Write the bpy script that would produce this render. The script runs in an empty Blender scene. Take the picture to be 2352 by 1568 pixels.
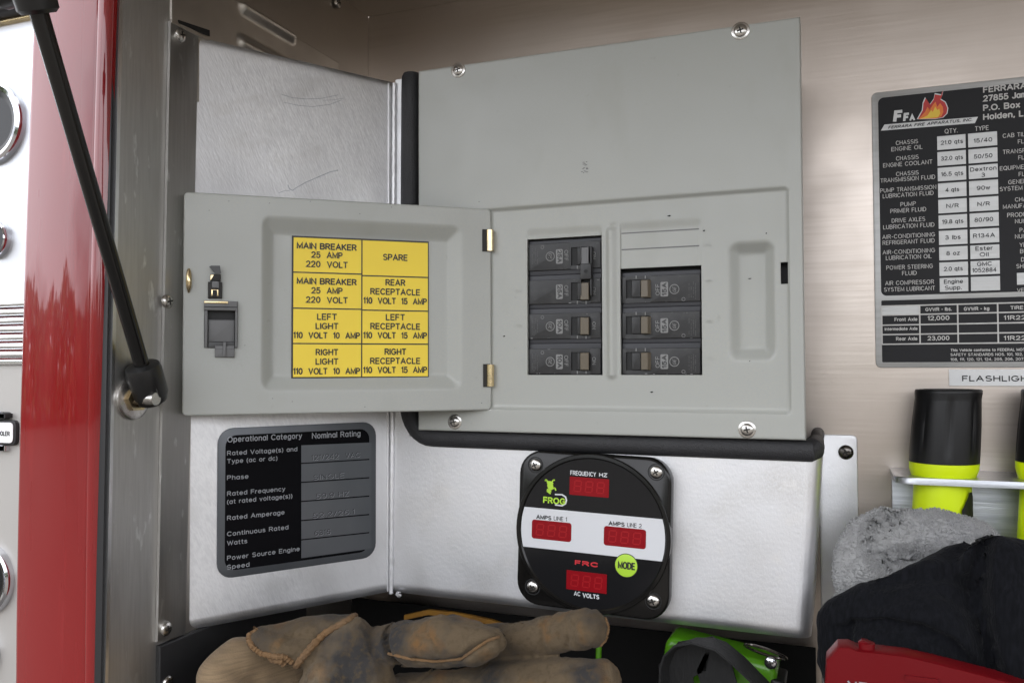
import bpy, bmesh, math, random
from mathutils import Vector, Matrix, noise
from mathutils.bvhtree import BVHTree
R = math.radians
random.seed(7)
S = bpy.context.scene
C = S.collection

# ------------------------------------------------------------------ camera
CAMZ = 1.45
FPX, PITCH, ROLL, YAW = 1960.6, R(1.728), R(-0.174), R(20.97)
ANG_DOOR, ANG_SIDE = R(39.12), R(56.4)
CAM = Vector((0, 0, CAMZ))
def camdir(x, y):                                   # x right, y up, depth 1
    c, s = math.cos(ROLL), math.sin(ROLL)
    x, y = c*x - s*y, s*x + c*y
    cp, sp = math.cos(PITCH), math.sin(PITCH)
    fy, uz = cp - sp*y, sp + cp*y
    cw, sw = math.cos(YAW), math.sin(YAW)
    return Vector((cw*x - sw*fy, sw*x + cw*fy, uz))
def ray(px, py): return camdir((px - 1176)/FPX, (784 - py)/FPX)
cd = bpy.data.cameras.new('camera'); cam = bpy.data.objects.new('camera', cd); C.objects.link(cam)
f0 = camdir(0, 0); xr = camdir(1, 0) - f0; yu = camdir(0, 1) - f0
Mx = Matrix((xr, yu, -f0)).transposed().to_4x4(); Mx.translation = CAM
cam.matrix_world = Mx
cd.sensor_fit = 'HORIZONTAL'; cd.sensor_width = 22.2; cd.lens = 22.2*FPX/2352
cd.clip_start = 0.01; cd.clip_end = 3000
cd.dof.use_dof = True; cd.dof.focus_distance = 0.62; cd.dof.aperture_fstop = 20.0
S.camera = cam

# ------------------------------------------------------------------ light
SUN_EL, SUN_AZ = R(48), R(25)        # sun behind the truck, to its right
w = bpy.data.worlds.new('World'); S.world = w; w.use_nodes = True
nt = w.node_tree; nt.nodes.clear()
sk = nt.nodes.new('ShaderNodeTexSky'); sk.sky_type = 'NISHITA'; sk.sun_disc = False
sk.sun_elevation = SUN_EL; sk.sun_rotation = SUN_AZ
sk.air_density = 1.0; sk.dust_density = 8.0; sk.ozone_density = 0.3
bg = nt.nodes.new('ShaderNodeBackground'); bg.inputs['Strength'].default_value = 0.15
wo = nt.nodes.new('ShaderNodeOutputWorld')
# bright broken cloud over the clear sky
tcw = nt.nodes.new('ShaderNodeTexCoord'); mpw = nt.nodes.new('ShaderNodeMapping'); mpw.inputs['Scale'].default_value = (1, 1, 2.2)
nzw = nt.nodes.new('ShaderNodeTexNoise'); nzw.inputs['Scale'].default_value = 2.1; nzw.inputs['Detail'].default_value = 5; nzw.inputs['Roughness'].default_value = .55
rgw = nt.nodes.new('ShaderNodeMapRange'); rgw.inputs['From Min'].default_value = .24; rgw.inputs['From Max'].default_value = .52
mxw = nt.nodes.new('ShaderNodeMix'); mxw.data_type = 'RGBA'; mxw.inputs[7].default_value = (11.7, 11.9, 12.6, 1)
nt.links.new(tcw.outputs['Generated'], mpw.inputs['Vector']); nt.links.new(mpw.outputs[0], nzw.inputs['Vector']); nt.links.new(nzw.outputs['Fac'], rgw.inputs['Value'])
nt.links.new(rgw.outputs[0], mxw.inputs[0]); nt.links.new(sk.outputs[0], mxw.inputs[6]); nt.links.new(mxw.outputs[2], bg.inputs[0])
nt.links.new(bg.outputs[0], wo.inputs[0])
sl = bpy.data.lights.new('sun', 'SUN'); sl.energy = 4.5; sl.angle = R(0.5); sl.color = (1, 0.95, 0.88)
so = bpy.data.objects.new('sun', sl); C.objects.link(so); so.location = (2, 4, 8)
so.rotation_euler = (-(math.pi/2 - SUN_EL), 0, -SUN_AZ)
S.view_settings.view_transform = 'Standard'; S.view_settings.look = 'None'
S.view_settings.exposure = 1.02; S.view_settings.gamma = 1
S.render.engine = 'CYCLES'

# ------------------------------------------------------------------ materials
MATS = {}
def mk(name, base, rough=0.5, metal=0.0, var=(), bump=(), rvar=None, coat=0.0, coat_rough=0.05, spec=0.5, aniso=0, rotz=0.0, tilt=0.0, ior=1.5, trans=0.0, sheen=0.0):
    """var: (noise scale, colour2, lo, hi, stretch); bump: (scale, strength, stretch); rvar: (scale, amount, stretch)"""
    m = bpy.data.materials.new(name); m.use_nodes = True; MATS[name] = m
    t = m.node_tree; b = t.nodes['Principled BSDF']; L = t.links.new
    b.inputs['Base Color'].default_value = (*base, 1); b.inputs['Roughness'].default_value = rough
    b.inputs['Metallic'].default_value = metal; b.inputs['Specular IOR Level'].default_value = spec
    b.inputs['IOR'].default_value = ior
    b.inputs['Coat Weight'].default_value = coat; b.inputs['Coat IOR'].default_value = 1.6; b.inputs['Coat Roughness'].default_value = coat_rough
    b.inputs['Transmission Weight'].default_value = trans
    b.inputs['Sheen Weight'].default_value = sheen
    if aniso: b.inputs['Anisotropic'].default_value = aniso
    tc = t.nodes.new('ShaderNodeTexCoord')
    rot = t.nodes.new('ShaderNodeMapping'); rot.inputs['Rotation'].default_value = (0, 0, -rotz)
    L(tc.outputs['Object'], rot.inputs['Vector'])
    if tilt:
        r2 = t.nodes.new('ShaderNodeMapping'); r2.inputs['Rotation'].default_value = (0, tilt, 0); L(rot.outputs[0], r2.inputs['Vector']); rot = r2
    def nz(scale, stretch, detail=4.0, dist=0.0):
        mp = t.nodes.new('ShaderNodeMapping'); mp.inputs['Scale'].default_value = stretch or (1, 1, 1)
        if stretch and len(stretch) == 3: pass
        L(rot.outputs[0], mp.inputs['Vector'])
        n = t.nodes.new('ShaderNodeTexNoise'); n.inputs['Scale'].default_value = scale
        n.inputs['Detail'].default_value = detail; n.inputs['Distortion'].default_value = dist
        L(mp.outputs[0], n.inputs['Vector']); return n
    prev = None
    for (sc, c2, lo, hi, stt) in var:
        n = nz(sc, stt)
        r = t.nodes.new('ShaderNodeMapRange'); r.inputs['From Min'].default_value = lo; r.inputs['From Max'].default_value = hi
        L(n.outputs['Fac'], r.inputs['Value'])
        mx = t.nodes.new('ShaderNodeMix'); mx.data_type = 'RGBA'
        L(r.outputs[0], mx.inputs[0])
        if prev is None: mx.inputs[6].default_value = (*base, 1)
        else: L(prev, mx.inputs[6])
        mx.inputs[7].default_value = (*c2, 1); prev = mx.outputs[2]
    if prev: L(prev, b.inputs['Base Color'])
    if rvar:
        sc, am, stt = rvar; n = nz(sc, stt)
        r = t.nodes.new('ShaderNodeMapRange'); r.inputs['From Min'].default_value = .3; r.inputs['From Max'].default_value = .7
        r.inputs['To Min'].default_value = max(rough - am, .02); r.inputs['To Max'].default_value = rough + am
        L(n.outputs['Fac'], r.inputs['Value']); L(r.outputs[0], b.inputs['Roughness'])
    pb = None
    for (sc, stg, stt) in bump:
        n = nz(sc, stt, 3.0)
        bp = t.nodes.new('ShaderNodeBump'); bp.inputs['Strength'].default_value = stg; bp.inputs['Distance'].default_value = 0.001
        L(n.outputs['Fac'], bp.inputs['Height'])
        if pb: L(pb, bp.inputs['Normal'])
        pb = bp.outputs[0]
    if pb: L(pb, b.inputs['Normal'])
    return m

SIDE_ST = (1, 1, .35)
mk('sanded_aluminium', (.80, .80, .81), .50, 1, var=[(7, (.66, .66, .67), .45, .78, None), (18, (.70, .69, .68), .58, .74, None), (1500, (.80, .80, .81), .42, .7, (1, 1, .5)), (60, (.82, .81, .80), .58, .8, None)],
   bump=[(800, .09, (1, 1, .5)), (300, .07, (.7, 1, 1)), (45, .05, None)], rvar=(25, .07, None))
mk('sanded_side_aluminium', (.86, .86, .865), .52, 1, var=[(8, (.70, .70, .71), .48, .78, (1, 1, .7)), (1100, (.78, .78, .79), .42, .7, (1, 1, .3)), (360, (.76, .76, .77), .50, .72, (1, 1, .3)), (12, (.70, .69, .68), .60, .74, (1, 1, 2.2)), (45, (.76, .76, .76), .58, .8, None)],
   bump=[(800, .13, (1, 1, .22)), (300, .09, (1, 1, .45)), (60, .05, None)], rvar=(22, .08, None), rotz=ANG_SIDE, tilt=R(24))
mk('brushed_wall', (.56, .50, .45), .36, 1, var=[(5, (.47, .41, .36), .4, .75, None), (420, (.49, .43, .38), .4, .7, (.03, 1, 1))],
   bump=[(420, .05, (.03, 1, 1))], rvar=(14, .07, None))
mk('mill_aluminium', (.60, .59, .57), .46, 1, var=[(500, (.52, .51, .49), .4, .7, (1, 1, .05)), (14, (.46, .45, .43), .45, .75, (1, 1, .4)), (350, (.72, .72, .7), .64, .7, (1, .4, .12))],
   bump=[(1300, .12, (1, 1, .06)), (60, .05, None)], rvar=(60, .06, (1, 1, .3)))
mk('edge_aluminium', (.85, .85, .85), .28, 1, var=[(200, (.7, .7, .7), .4, .7, (1, 1, .1))])
mk('vent_steel', (.78, .74, .68), .40, 1, var=[(9, (.44, .41, .37), .4, .7, None)], bump=[(900, .04, (1, .1, 1))])
mk('grey_enamel', (.43, .435, .395), .36, 0, var=[(5, (.395, .405, .375), .4, .7, None), (900, (.41, .42, .395), .4, .6, None), (26, (.385, .39, .355), .60, .78, (1, 1, .5)), (140, (.36, .36, .33), .70, .80, None)],
   bump=[(750, .035, None)], rvar=(40, .05, None), spec=.5)
mk('black_rubber', (.022, .022, .024), .55, 0, bump=[(1100, .6, None)], var=[(30, (.03, .03, .032), .4, .7, None)])
mk('breaker_black', (.024, .024, .0245), .40, 0, bump=[(1500, .08, None)], var=[(120, (.045, .044, .043), .5, .8, None)])
mk('breaker_shoulder', (.035, .036, .042), .45, 0)
mk('toggle_brown', (.14, .115, .08), .28, 0)
mk('pitch_black', (.006, .006, .006), .6, 0)
mk('print_grey', (.24, .24, .235), .5, 0)
mk('print_faint', (.10, .10, .098), .5, 0)
mk('white_scuff', (.5, .5, .5), .6, 0)
mk('label_yellow', (.96, .72, .07), .45, 0, var=[(30, (.93, .69, .07), .4, .7, None)], spec=.3)
mk('label_black', (.012, .011, .009), .42, 0)
mk('plate_black', (.004, .004, .005), .5, 0, spec=.05)
mk('plate_grey', (.10, .108, .118), .38, .55, var=[(10, (.13, .135, .145), .4, .7, (3, 1, 1))])
mk('plate_text', (.30, .31, .33), .5, .2)
mk('engraving', (.02, .02, .022), .6, 0, spec=.1)
mk('engraving_light', (.36, .37, .39), .5, .1)
mk('data_black', (.017, .017, .019), .5, 0, spec=.25, bump=[(900, .03, (.05, 1, 1))])
mk('data_silver', (.47, .47, .46), .42, .75, bump=[(1300, .06, (.05, 1, 1))], var=[(300, (.41, .41, .40), .4, .7, (.05, 1, 1))])
mk('data_text', (.50, .49, .47), .45, .3)
mk('ink', (.015, .015, .016), .5, 0)
mk('flame_red', (.55, .02, .012), .4, 0); mk('flame_orange', (.85, .20, .015), .4, 0); mk('flame_yellow', (.9, .60, .04), .4, 0)
mk('white_paper', (.84, .84, .83), .45, 0)
mk('red_paint', (.21, .001, .003), .30, 0, var=[(8, (.185, .002, .004), .4, .7, None), (90, (.26, .008, .01), .58, .75, (1, 1, .08))], coat=1, coat_rough=.04, rvar=(50, .08, (1, 1, .1)), spec=.2)
mk('seal_black', (.012, .012, .013), .5, 0)
mk('chrome', (.62, .63, .66), .10, 1)
mk('screw_steel', (.62, .60, .57), .26, 1, var=[(300, (.45, .43, .4), .5, .7, None)])
mk('screw_slot', (.03, .028, .026), .5, .6)
mk('strut_black', (.008, .0075, .007), .15, 0, bump=[(500, .01, None)], spec=.45)
mk('strut_rod', (.12, .11, .10), .16, .9)
mk('strut_end', (.012, .012, .012), .33, 0, bump=[(900, .05, None)])
mk('zinc_yellow', (.78, .62, .36), .22, 1, var=[(120, (.5, .42, .3), .45, .7, None)])
mk('latch_grey', (.14, .14, .14), .42, 0)
mk('latch_dark', (.05, .05, .05), .4, 0)
mk('gauge_black', (.008, .0075, .007), .2, 0, spec=.35)
mk('gauge_face', (.011, .011, .012), .22, 0, spec=.3)
mk('gauge_white', (.70, .71, .73), .30, 0)
mk('gauge_red', (.26, .005, .010), .3, 0, spec=.2); mk('gauge_digit', (.36, .014, .018), .3, 0, spec=.2); mk('frc_red', (.60, .03, .04), .4, 0)
mk('lime', (.45, .72, .05), .4, 0)
mk('pump_panel_metal', (.60, .61, .625), .50, 1, bump=[(700, .05, (1, 1, .05))], var=[(6, (.72, .74, .78), .4, .7, None)])
mk('pump_lower', (.46, .445, .42), .45, .4, bump=[(700, .05, None)])
mk('ribbed_trim', (.86, .87, .88), .22, 1)
mk('gauge_dial', (.008, .009, .010), .15, 0, spec=.25)
mk('neon_yellow', (.74, .93, .005), .38, 0)
mk('torch_black', (.008, .008, .0085), .38, 0, spec=.35, bump=[(1500, .1, None)])
mk('rack_aluminium', (.50, .515, .54), .36, 1, bump=[(1200, .10, (.03, 1, 1))], var=[(400, (.38, .395, .42), .4, .7, (.04, 1, 1))])
mk('terry_grey', (.33, .33, .328), .95, 0, var=[(260, (.30, .30, .303), .45, .65, None), (22, (.37, .37, .365), .4, .7, None)], bump=[(420, 1.0, None), (160, .8, None)], sheen=.4)
mk('knit_black', (.0055, .006, .0075), .95, 0, var=[(520, (.0095, .010, .0128), .4, .65, (1, 1, .2))], bump=[(700, .9, (1, 1, .15)), (60, .4, None)], sheen=.05, spec=.1)
mk('suede', (.108, .080, .050), .95, 0, var=[(15, (.15, .118, .080), .50, .72, None), (34, (.19, .084, .018), .57, .78, None), (26, (.038, .036, .035), .47, .64, None), (300, (.08, .058, .034), .5, .75, None)], bump=[(900, .5, None), (120, .3, None), (35, .35, None)], sheen=.05, spec=.1)
mk('cuff_knit', (.25, .175, .10), .95, 0, var=[(30, (.20, .14, .08), .4, .7, None), (900, (.20, .14, .08), .45, .6, (.06, .06, 1))], bump=[(1100, .6, (.06, .06, 1)), (1100, .4, (1, 1, .1)), (60, .3, None)], sheen=.1)
mk('seam_suede', (.17, .095, .04), .9, 0, bump=[(500, .9, None)], var=[(60, (.12, .075, .04), .4, .7, None)])
mk('green_plastic', (.08, .26, .008), .26, 0)
mk('webbing', (.012, .012, .012), .8, 0, bump=[(500, .8, (1, 1, .3))])
mk('yellow_plastic', (.24, .11, .006), .6, 0, var=[(60, (.14, .06, .004), .45, .7, None)])
mk('red_plastic', (.14, .002, .005), .36, 0, bump=[(700, .04, None)], rvar=(50, .05, None), spec=.25)
mk('dark_floor_and_shade', (.008, .008, .008), .8, 0, spec=.1)  # shared by the floor and the painted shade below the box
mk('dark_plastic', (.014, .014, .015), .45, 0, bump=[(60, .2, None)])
mk('bare_wall', (.60, .56, .51), .38, 1)
mk('asphalt', (.075, .067, .058), .9, 0, var=[(.6, (.058, .052, .045), .4, .7, None), (14, (.062, .056, .048), .45, .6, None)], bump=[(40, .3, None)])
mk('tree_leaf', (.06, .085, .03), .75, 0, var=[(.9, (.035, .055, .018), .4, .6, None)])

# ------------------------------------------------------------------ helpers
class Fr:
    def __init__(s, O, U, V, N): s.O, s.U, s.V, s.N = Vector(O), Vector(U).normalized(), Vector(V).normalized(), Vector(N).normalized()
    def p(s, u, v, n=0.0): return s.O + s.U*u + s.V*v + s.N*n
    def hit(s, px, py, n=0.0):
        d = ray(px, py); o = s.O + s.N*n
        return CAM + d*((o - CAM).dot(s.N)/d.dot(s.N))
    def uv(s, px, py, n=0.0):
        q = s.hit(px, py, n) - s.O; return (q.dot(s.U), q.dot(s.V))
    def at(s, px, py, n=0.0): return s.hit(px, py, n)
    def moved(s, u, v, rot=0.0, n=0.0):
        c, k = math.cos(rot), math.sin(rot)
        return Fr(s.p(u, v, n), s.U*c + s.V*k, s.V*c - s.U*k, s.N)
def atY(px, py, Y):
    d = ray(px, py); return CAM + d*(Y/d.y)

class MB:
    def __init__(s): s.v = []; s.f = []; s.mi = []; s.ms = []
    def mat(s, name):
        if name not in s.ms: s.ms.append(name)
        return s.ms.index(name)
    def add(s, vs, fs, m):
        k = len(s.v); i = s.mat(m); s.v += [Vector(x) for x in vs]
        for f in fs: s.f.append([a + k for a in f]); s.mi.append(i)
    def loft(s, loops, m, cap0=True, cap1=True, closed=True):
        n = len(loops[0]); vs = [p for l in loops for p in l]; fs = []
        for k in range(len(loops) - 1):
            for i in range(n if closed else n - 1):
                j = (i + 1) % n; fs.append([k*n + i, k*n + j, (k + 1)*n + j, (k + 1)*n + i])
        if cap0: fs.append(list(range(n))[::-1])
        if cap1: fs.append([(len(loops) - 1)*n + i for i in range(n)])
        s.add(vs, fs, m)
    def poly(s, fr, pts, n0, n1, m, bev=0.0):
        """extruded polygon from (u,v) points, with a small edge bevel toward its middle"""
        lo = [fr.p(u, v, n0) for u, v in pts]; hi = [fr.p(u, v, n1) for u, v in pts]
        if bev:
            cu = sum(p[0] for p in pts)/len(pts); cv = sum(p[1] for p in pts)/len(pts)
            def sh(u, v):
                d = math.hypot(cu - u, cv - v) or 1; return (u + (cu - u)/d*bev*1.3, v + (cv - v)/d*bev*1.3)
            mid = [fr.p(u, v, n1 - bev) for u, v in pts]; hi = [fr.p(*sh(u, v), n1) for u, v in pts]
            s.loft([lo, mid, hi], m)
        else: s.loft([lo, hi], m)
    def plate(s, fr, u0, v0, u1, v1, n0, n1, m, r=0.0, bev=0.0, seg=6):
        if u0 > u1: u0, u1 = u1, u0
        if v0 > v1: v0, v1 = v1, v0
        def loop(ins, n):
            rr = max(r - ins, 1e-5); a0, b0, a1, b1 = u0 + ins, v0 + ins, u1 - ins, v1 - ins
            out = []
            for (cu, cv, a) in ((a1 - rr, b0 + rr, -90), (a1 - rr, b1 - rr, 0), (a0 + rr, b1 - rr, 90), (a0 + rr, b0 + rr, 180)):
                for k in range(seg + 1):
                    t = R(a + 90*k/seg); out.append(fr.p(cu + rr*math.cos(t), cv + rr*math.sin(t), n))
            return out
        loops = [loop(0, n0)]
        if bev:
            for k in range(4):
                t = math.pi/2*k/3; loops.append(loop(bev*(1 - math.cos(t)), n1 - bev + bev*math.sin(t)))
        else: loops.append(loop(0, n1))
        s.loft(loops, m)
    def disc(s, fr, u, v, prof, m, seg=40, cap0=True, cap1=True):
        """lathe about the plane normal: prof = [(radius, n), ...]"""
        s.loft([[fr.p(u + r*math.cos(2*math.pi*k/seg), v + r*math.sin(2*math.pi*k/seg), n) for k in range(seg)] for r, n in prof], m, cap0, cap1)
    def tube(s, pts, rad, m, seg=14, flat=1.0, ref=None, closed=False):
        pts = [Vector(p) for p in pts]; N = len(pts)
        rads = rad if isinstance(rad, (list, tuple)) else [rad]*N
        ref = Vector(ref) if ref else Vector((.13, .2, .97)); loops = []
        for i, p in enumerate(pts):
            a = pts[i - 1] if (i or closed) else p; b = pts[(i + 1) % N] if (i < N - 1 or closed) else p
            t = (b - a).normalized(); x = t.cross(ref)
            if x.length < 1e-4: x = t.cross(Vector((1, 0, 0)))
            x.normalize(); y = x.cross(t)
            loops.append([p + (x*math.cos(2*math.pi*k/seg) + y*math.sin(2*math.pi*k/seg)*flat)*rads[i] for k in range(seg)])
        if closed: loops.append(loops[0])
        s.loft(loops, m, not closed, not closed)
    def ring(s, fr, u, v, r0, r1, n, m, seg=36):
        vs = []; fs = []
        for k in range(seg):
            t = 2*math.pi*k/seg
            vs += [fr.p(u + r0*math.cos(t), v + r0*math.sin(t), n), fr.p(u + r1*math.cos(t), v + r1*math.sin(t), n)]
        for k in range(seg):
            j = (k + 1) % seg; fs.append([2*k, 2*k + 1, 2*j + 1, 2*j])
        s.add(vs, fs, m)
    def flat(s, fr, pts, n, m): s.add([fr.p(u, v, n) for u, v in pts], [list(range(len(pts)))], m)
    def build(s, name, parent=None, ang=38, smooth=True):
        me = bpy.data.meshes.new(name); me.from_pydata([tuple(v) for v in s.v], [], s.f)
        for n in s.ms: me.materials.append(MATS[n])
        me.polygons.foreach_set('material_index', s.mi)
        bm = bmesh.new(); bm.from_mesh(me); bmesh.ops.recalc_face_normals(bm, faces=bm.faces); bm.to_mesh(me); bm.free()
        if smooth:
            me.polygons.foreach_set('use_smooth', [True]*len(me.polygons)); me.set_sharp_from_angle(angle=R(ang))
        o = bpy.data.objects.new(name, me); C.objects.link(o)
        if parent: attach(o, parent)
        return o
WPOS = {}
def attach(o, parent):
    o.parent = parent; o.matrix_parent_inverse = WPOS.get(parent.name, Matrix()).inverted()
def tag(o, label, cat, group=None, kind=None):
    if label: o['label'] = label
    if cat: o['category'] = cat
    if group: o['group'] = group
    if kind: o['kind'] = kind
    return o
def thing(name, loc, label, cat, group=None):
    o = bpy.data.objects.new(name, None); C.objects.link(o); o.location = loc; o.empty_display_size = .02
    WPOS[o.name] = Matrix.Translation(loc)
    return tag(o, label, cat, group)

# writing: strokes of a plain engraver's alphabet, offset to flat bands
def _a(cx, cy, rx, ry, a0, a1):
    n = max(3, int(abs(a1 - a0)/20)); return [(cx + rx*math.cos(R(a0 + (a1 - a0)*k/n)), cy + ry*math.sin(R(a0 + (a1 - a0)*k/n))) for k in range(n + 1)]
X = .72                                                                   # height of the small letters
GL_ = {
 'A': (.74, [[(0, 0), (.37, 1), (.74, 0)], [(.13, .33), (.61, .33)]]),
 'B': (.62, [[(0, 0), (0, 1), (.34, 1)] + _a(.34, .765, .24, .235, 80, -90) + [(.02, .53)], [(.34, .53)] + _a(.36, .265, .26, .265, 80, -90) + [(0, 0)]]),
 'C': (.70, [_a(.38, .5, .38, .5, 42, 318)]),
 'D': (.66, [[(0, 0), (0, 1), (.26, 1)] + _a(.26, .5, .40, .5, 85, -85) + [(.26, 0), (0, 0)]]),
 'E': (.54, [[(.54, 1), (0, 1), (0, 0), (.54, 0)], [(0, .52), (.48, .52)]]),
 'F': (.52, [[(.52, 1), (0, 1), (0, 0)], [(0, .50), (.45, .50)]]),
 'G': (.76, [_a(.38, .5, .38, .5, 42, 345) + [(.75, .46), (.44, .46)]]),
 'H': (.64, [[(0, 0), (0, 1)], [(.64, 0), (.64, 1)], [(0, .52), (.64, .52)]]),
 'I': (.0, [[(0, 0), (0, 1)]]), 'J': (.44, [[(.44, 1), (.44, .24)] + _a(.22, .22, .22, .22, 0, -170)]),
 'K': (.62, [[(0, 0), (0, 1)], [(.58, 1), (.02, .40)], [(.2, .56), (.62, 0)]]),
 'L': (.48, [[(0, 1), (0, 0), (.48, 0)]]), 'M': (.78, [[(0, 0), (0, 1), (.39, .12), (.78, 1), (.78, 0)]]),
 'N': (.66, [[(0, 0), (0, 1), (.66, 0), (.66, 1)]]), 'O': (.80, [_a(.40, .5, .40, .5, 90, 450)]),
 'P': (.58, [[(0, 0), (0, 1), (.32, 1)] + _a(.32, .74, .26, .26, 85, -85) + [(.32, .48), (0, .48)]]),
 'Q': (.80, [_a(.40, .5, .40, .5, 90, 450), [(.48, .24), (.78, -.06)]]),
 'R': (.62, [[(0, 0), (0, 1), (.33, 1)] + _a(.33, .75, .26, .25, 85, -85) + [(.33, .5), (0, .5)], [(.34, .48), (.62, 0)]]),
 'S': (.62, [_a(.31, .75, .27, .25, 35, 265) + _a(.31, .255, .31, .255, 80, -145)]),
 'T': (.62, [[(0, 1), (.62, 1)], [(.31, 1), (.31, 0)]]), 'U': (.64, [[(0, 1), (0, .32)] + _a(.32, .32, .32, .32, 190, 350) + [(.64, .32), (.64, 1)]]),
 'V': (.70, [[(0, 1), (.35, 0), (.70, 1)]]), 'W': (1.0, [[(0, 1), (.25, 0), (.5, .9), (.75, 0), (1.0, 1)]]),
 'X': (.64, [[(0, 0), (.64, 1)], [(0, 1), (.64, 0)]]), 'Y': (.66, [[(0, 1), (.33, .46), (.66, 1)], [(.33, .46), (.33, 0)]]),
 'Z': (.60, [[(0, 1), (.6, 1), (0, 0), (.6, 0)]]),
 'a': (.50, [_a(.25, X/2, .25, X/2, 30, 330), [(.5, X), (.5, 0)]]), 'b': (.50, [[(0, 1), (0, 0)], _a(.25, X/2, .25, X/2, 150, -150)]),
 'c': (.46, [_a(.26, X/2, .26, X/2, 45, 315)]), 'd': (.50, [_a(.25, X/2, .25, X/2, 30, 330), [(.5, 1), (.5, 0)]]),
 'e': (.52, [[(.02, X*.5), (.51, X*.5)] + _a(.26, X/2, .26, X/2, 12, 320)]), 'f': (.28, [_a(.26, .84, .16, .16, 80, 180) + [(.10, .7), (.10, 0)], [(0, .68), (.26, .68)]]),
 'g': (.50, [_a(.25, X/2, .25, X/2, 30, 330), [(.5, X), (.5, -.06)] + _a(.25, -.06, .25, .2, -10, -155)]), 'h': (.46, [[(0, 1), (0, 0)], [(0, .40)] + _a(.23, X - .23, .23, .23, 170, 10) + [(.46, .4), (.46, 0)]]),
 'i': (.0, [[(0, 0), (0, X)], [(0, .90), (0, 1.0)]]), 'j': (.1, [[(.1, X), (.1, -.2)], [(.1, .9), (.1, 1)]]), 'k': (.46, [[(0, 0), (0, 1)], [(.42, X), (.02, .28)], [(.16, .42), (.46, 0)]]),
 'l': (.0, [[(0, 0), (0, 1)]]), 'm': (.76, [[(0, 0), (0, X)], [(0, .42)] + _a(.19, X - .2, .19, .2, 165, 10) + [(.38, .42), (.38, 0)], [(.38, .42)] + _a(.57, X - .2, .19, .2, 165, 10) + [(.76, .42), (.76, 0)]]),
 'n': (.46, [[(0, 0), (0, X)], [(0, .40)] + _a(.23, X - .23, .23, .23, 170, 10) + [(.46, .4), (.46, 0)]]), 'o': (.52, [_a(.26, X/2, .26, X/2, 90, 450)]),
 'p': (.50, [[(0, X), (0, -.26)], _a(.25, X/2, .25, X/2, 150, -150)]), 'q': (.50, [_a(.25, X/2, .25, X/2, 30, 330), [(.5, X), (.5, -.26)]]),
 'r': (.26, [[(0, 0), (0, X)], [(0, .42)] + _a(.24, X - .27, .22, .26, 165, 80)]), 's': (.44, [_a(.22, X*.75, .19, X*.25, 30, 262) + _a(.22, X*.255, .22, X*.255, 78, -150)]),
 't': (.28, [[(.12, .95), (.12, .16)] + _a(.26, .15, .14, .15, 195, 280), [(0, .70), (.27, .70)]]), 'u': (.46, [[(0, X), (0, .25)] + _a(.23, .23, .23, .23, 190, 350) + [(.46, .25), (.46, .4)], [(.46, X), (.46, 0)]]),
 'v': (.48, [[(0, X), (.24, 0), (.48, X)]]), 'w': (.72, [[(0, X), (.18, 0), (.36, X*.92), (.54, 0), (.72, X)]]), 'x': (.46, [[(0, 0), (.46, X)], [(0, X), (.46, 0)]]),
 'y': (.48, [[(0, X), (.25, .02)], [(.48, X), (.22, -.1)] + [(.14, -.24), (.02, -.25)]]), 'z': (.44, [[(0, X), (.44, X), (0, 0), (.44, 0)]]),
 '0': (.58, [_a(.29, .5, .29, .5, 90, 450)]), '1': (.22, [[(0, .80), (.20, 1), (.20, 0)]]), '2': (.58, [_a(.29, .71, .28, .29, 165, -25) + [(.46, .46), (0, 0), (.58, 0)]]),
 '3': (.58, [_a(.27, .755, .25, .245, 150, -80) + [(.2, .51)], [(.30, .51)] + _a(.28, .265, .30, .265, 75, -155)]), '4': (.62, [[(.46, 0), (.46, 1), (0, .28), (.62, .28)]]),
 '5': (.58, [[(.52, 1), (.1, 1), (.04, .52)] + _a(.27, .32, .31, .32, 130, -150)]), '6': (.58, [_a(.29, .31, .29, .31, 180, 540), [(.0, .34)] + _a(.34, .5, .33, .5, 170, 60)]),
 '7': (.56, [[(0, 1), (.56, 1), (.18, 0)]]), '8': (.58, [_a(.29, .76, .24, .24, -90, 270), _a(.29, .26, .29, .26, 90, 450)]), '9': (.58, [_a(.29, .69, .29, .31, 0, 360), [(.58, .66)] + _a(.24, .5, .33, .5, -10, -120)]),
 '.': (.06, [[(0, -.02), (0, .09)]]), ',': (.06, [[(.06, .08), (0, -.14)]]), '/': (.34, [[(0, -.02), (.34, 1.02)]]), '-': (.28, [[(0, .42), (.28, .42)]]),
 '(': (.16, [_a(.34, .38, .34, .66, 120, 240)]), ')': (.16, [_a(-.18, .38, .34, .66, 60, -60)]), ' ': (.24, [])}
def lay(st, shear):
    x = 0; out = []; gap = .27
    for ch in st:
        wd, pl = GL_[ch]
        for p in pl: out.append([(x + a + shear*b, b) for a, b in p])
        x += wd + (gap if ch not in '.,' else .24)
    return out
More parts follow.
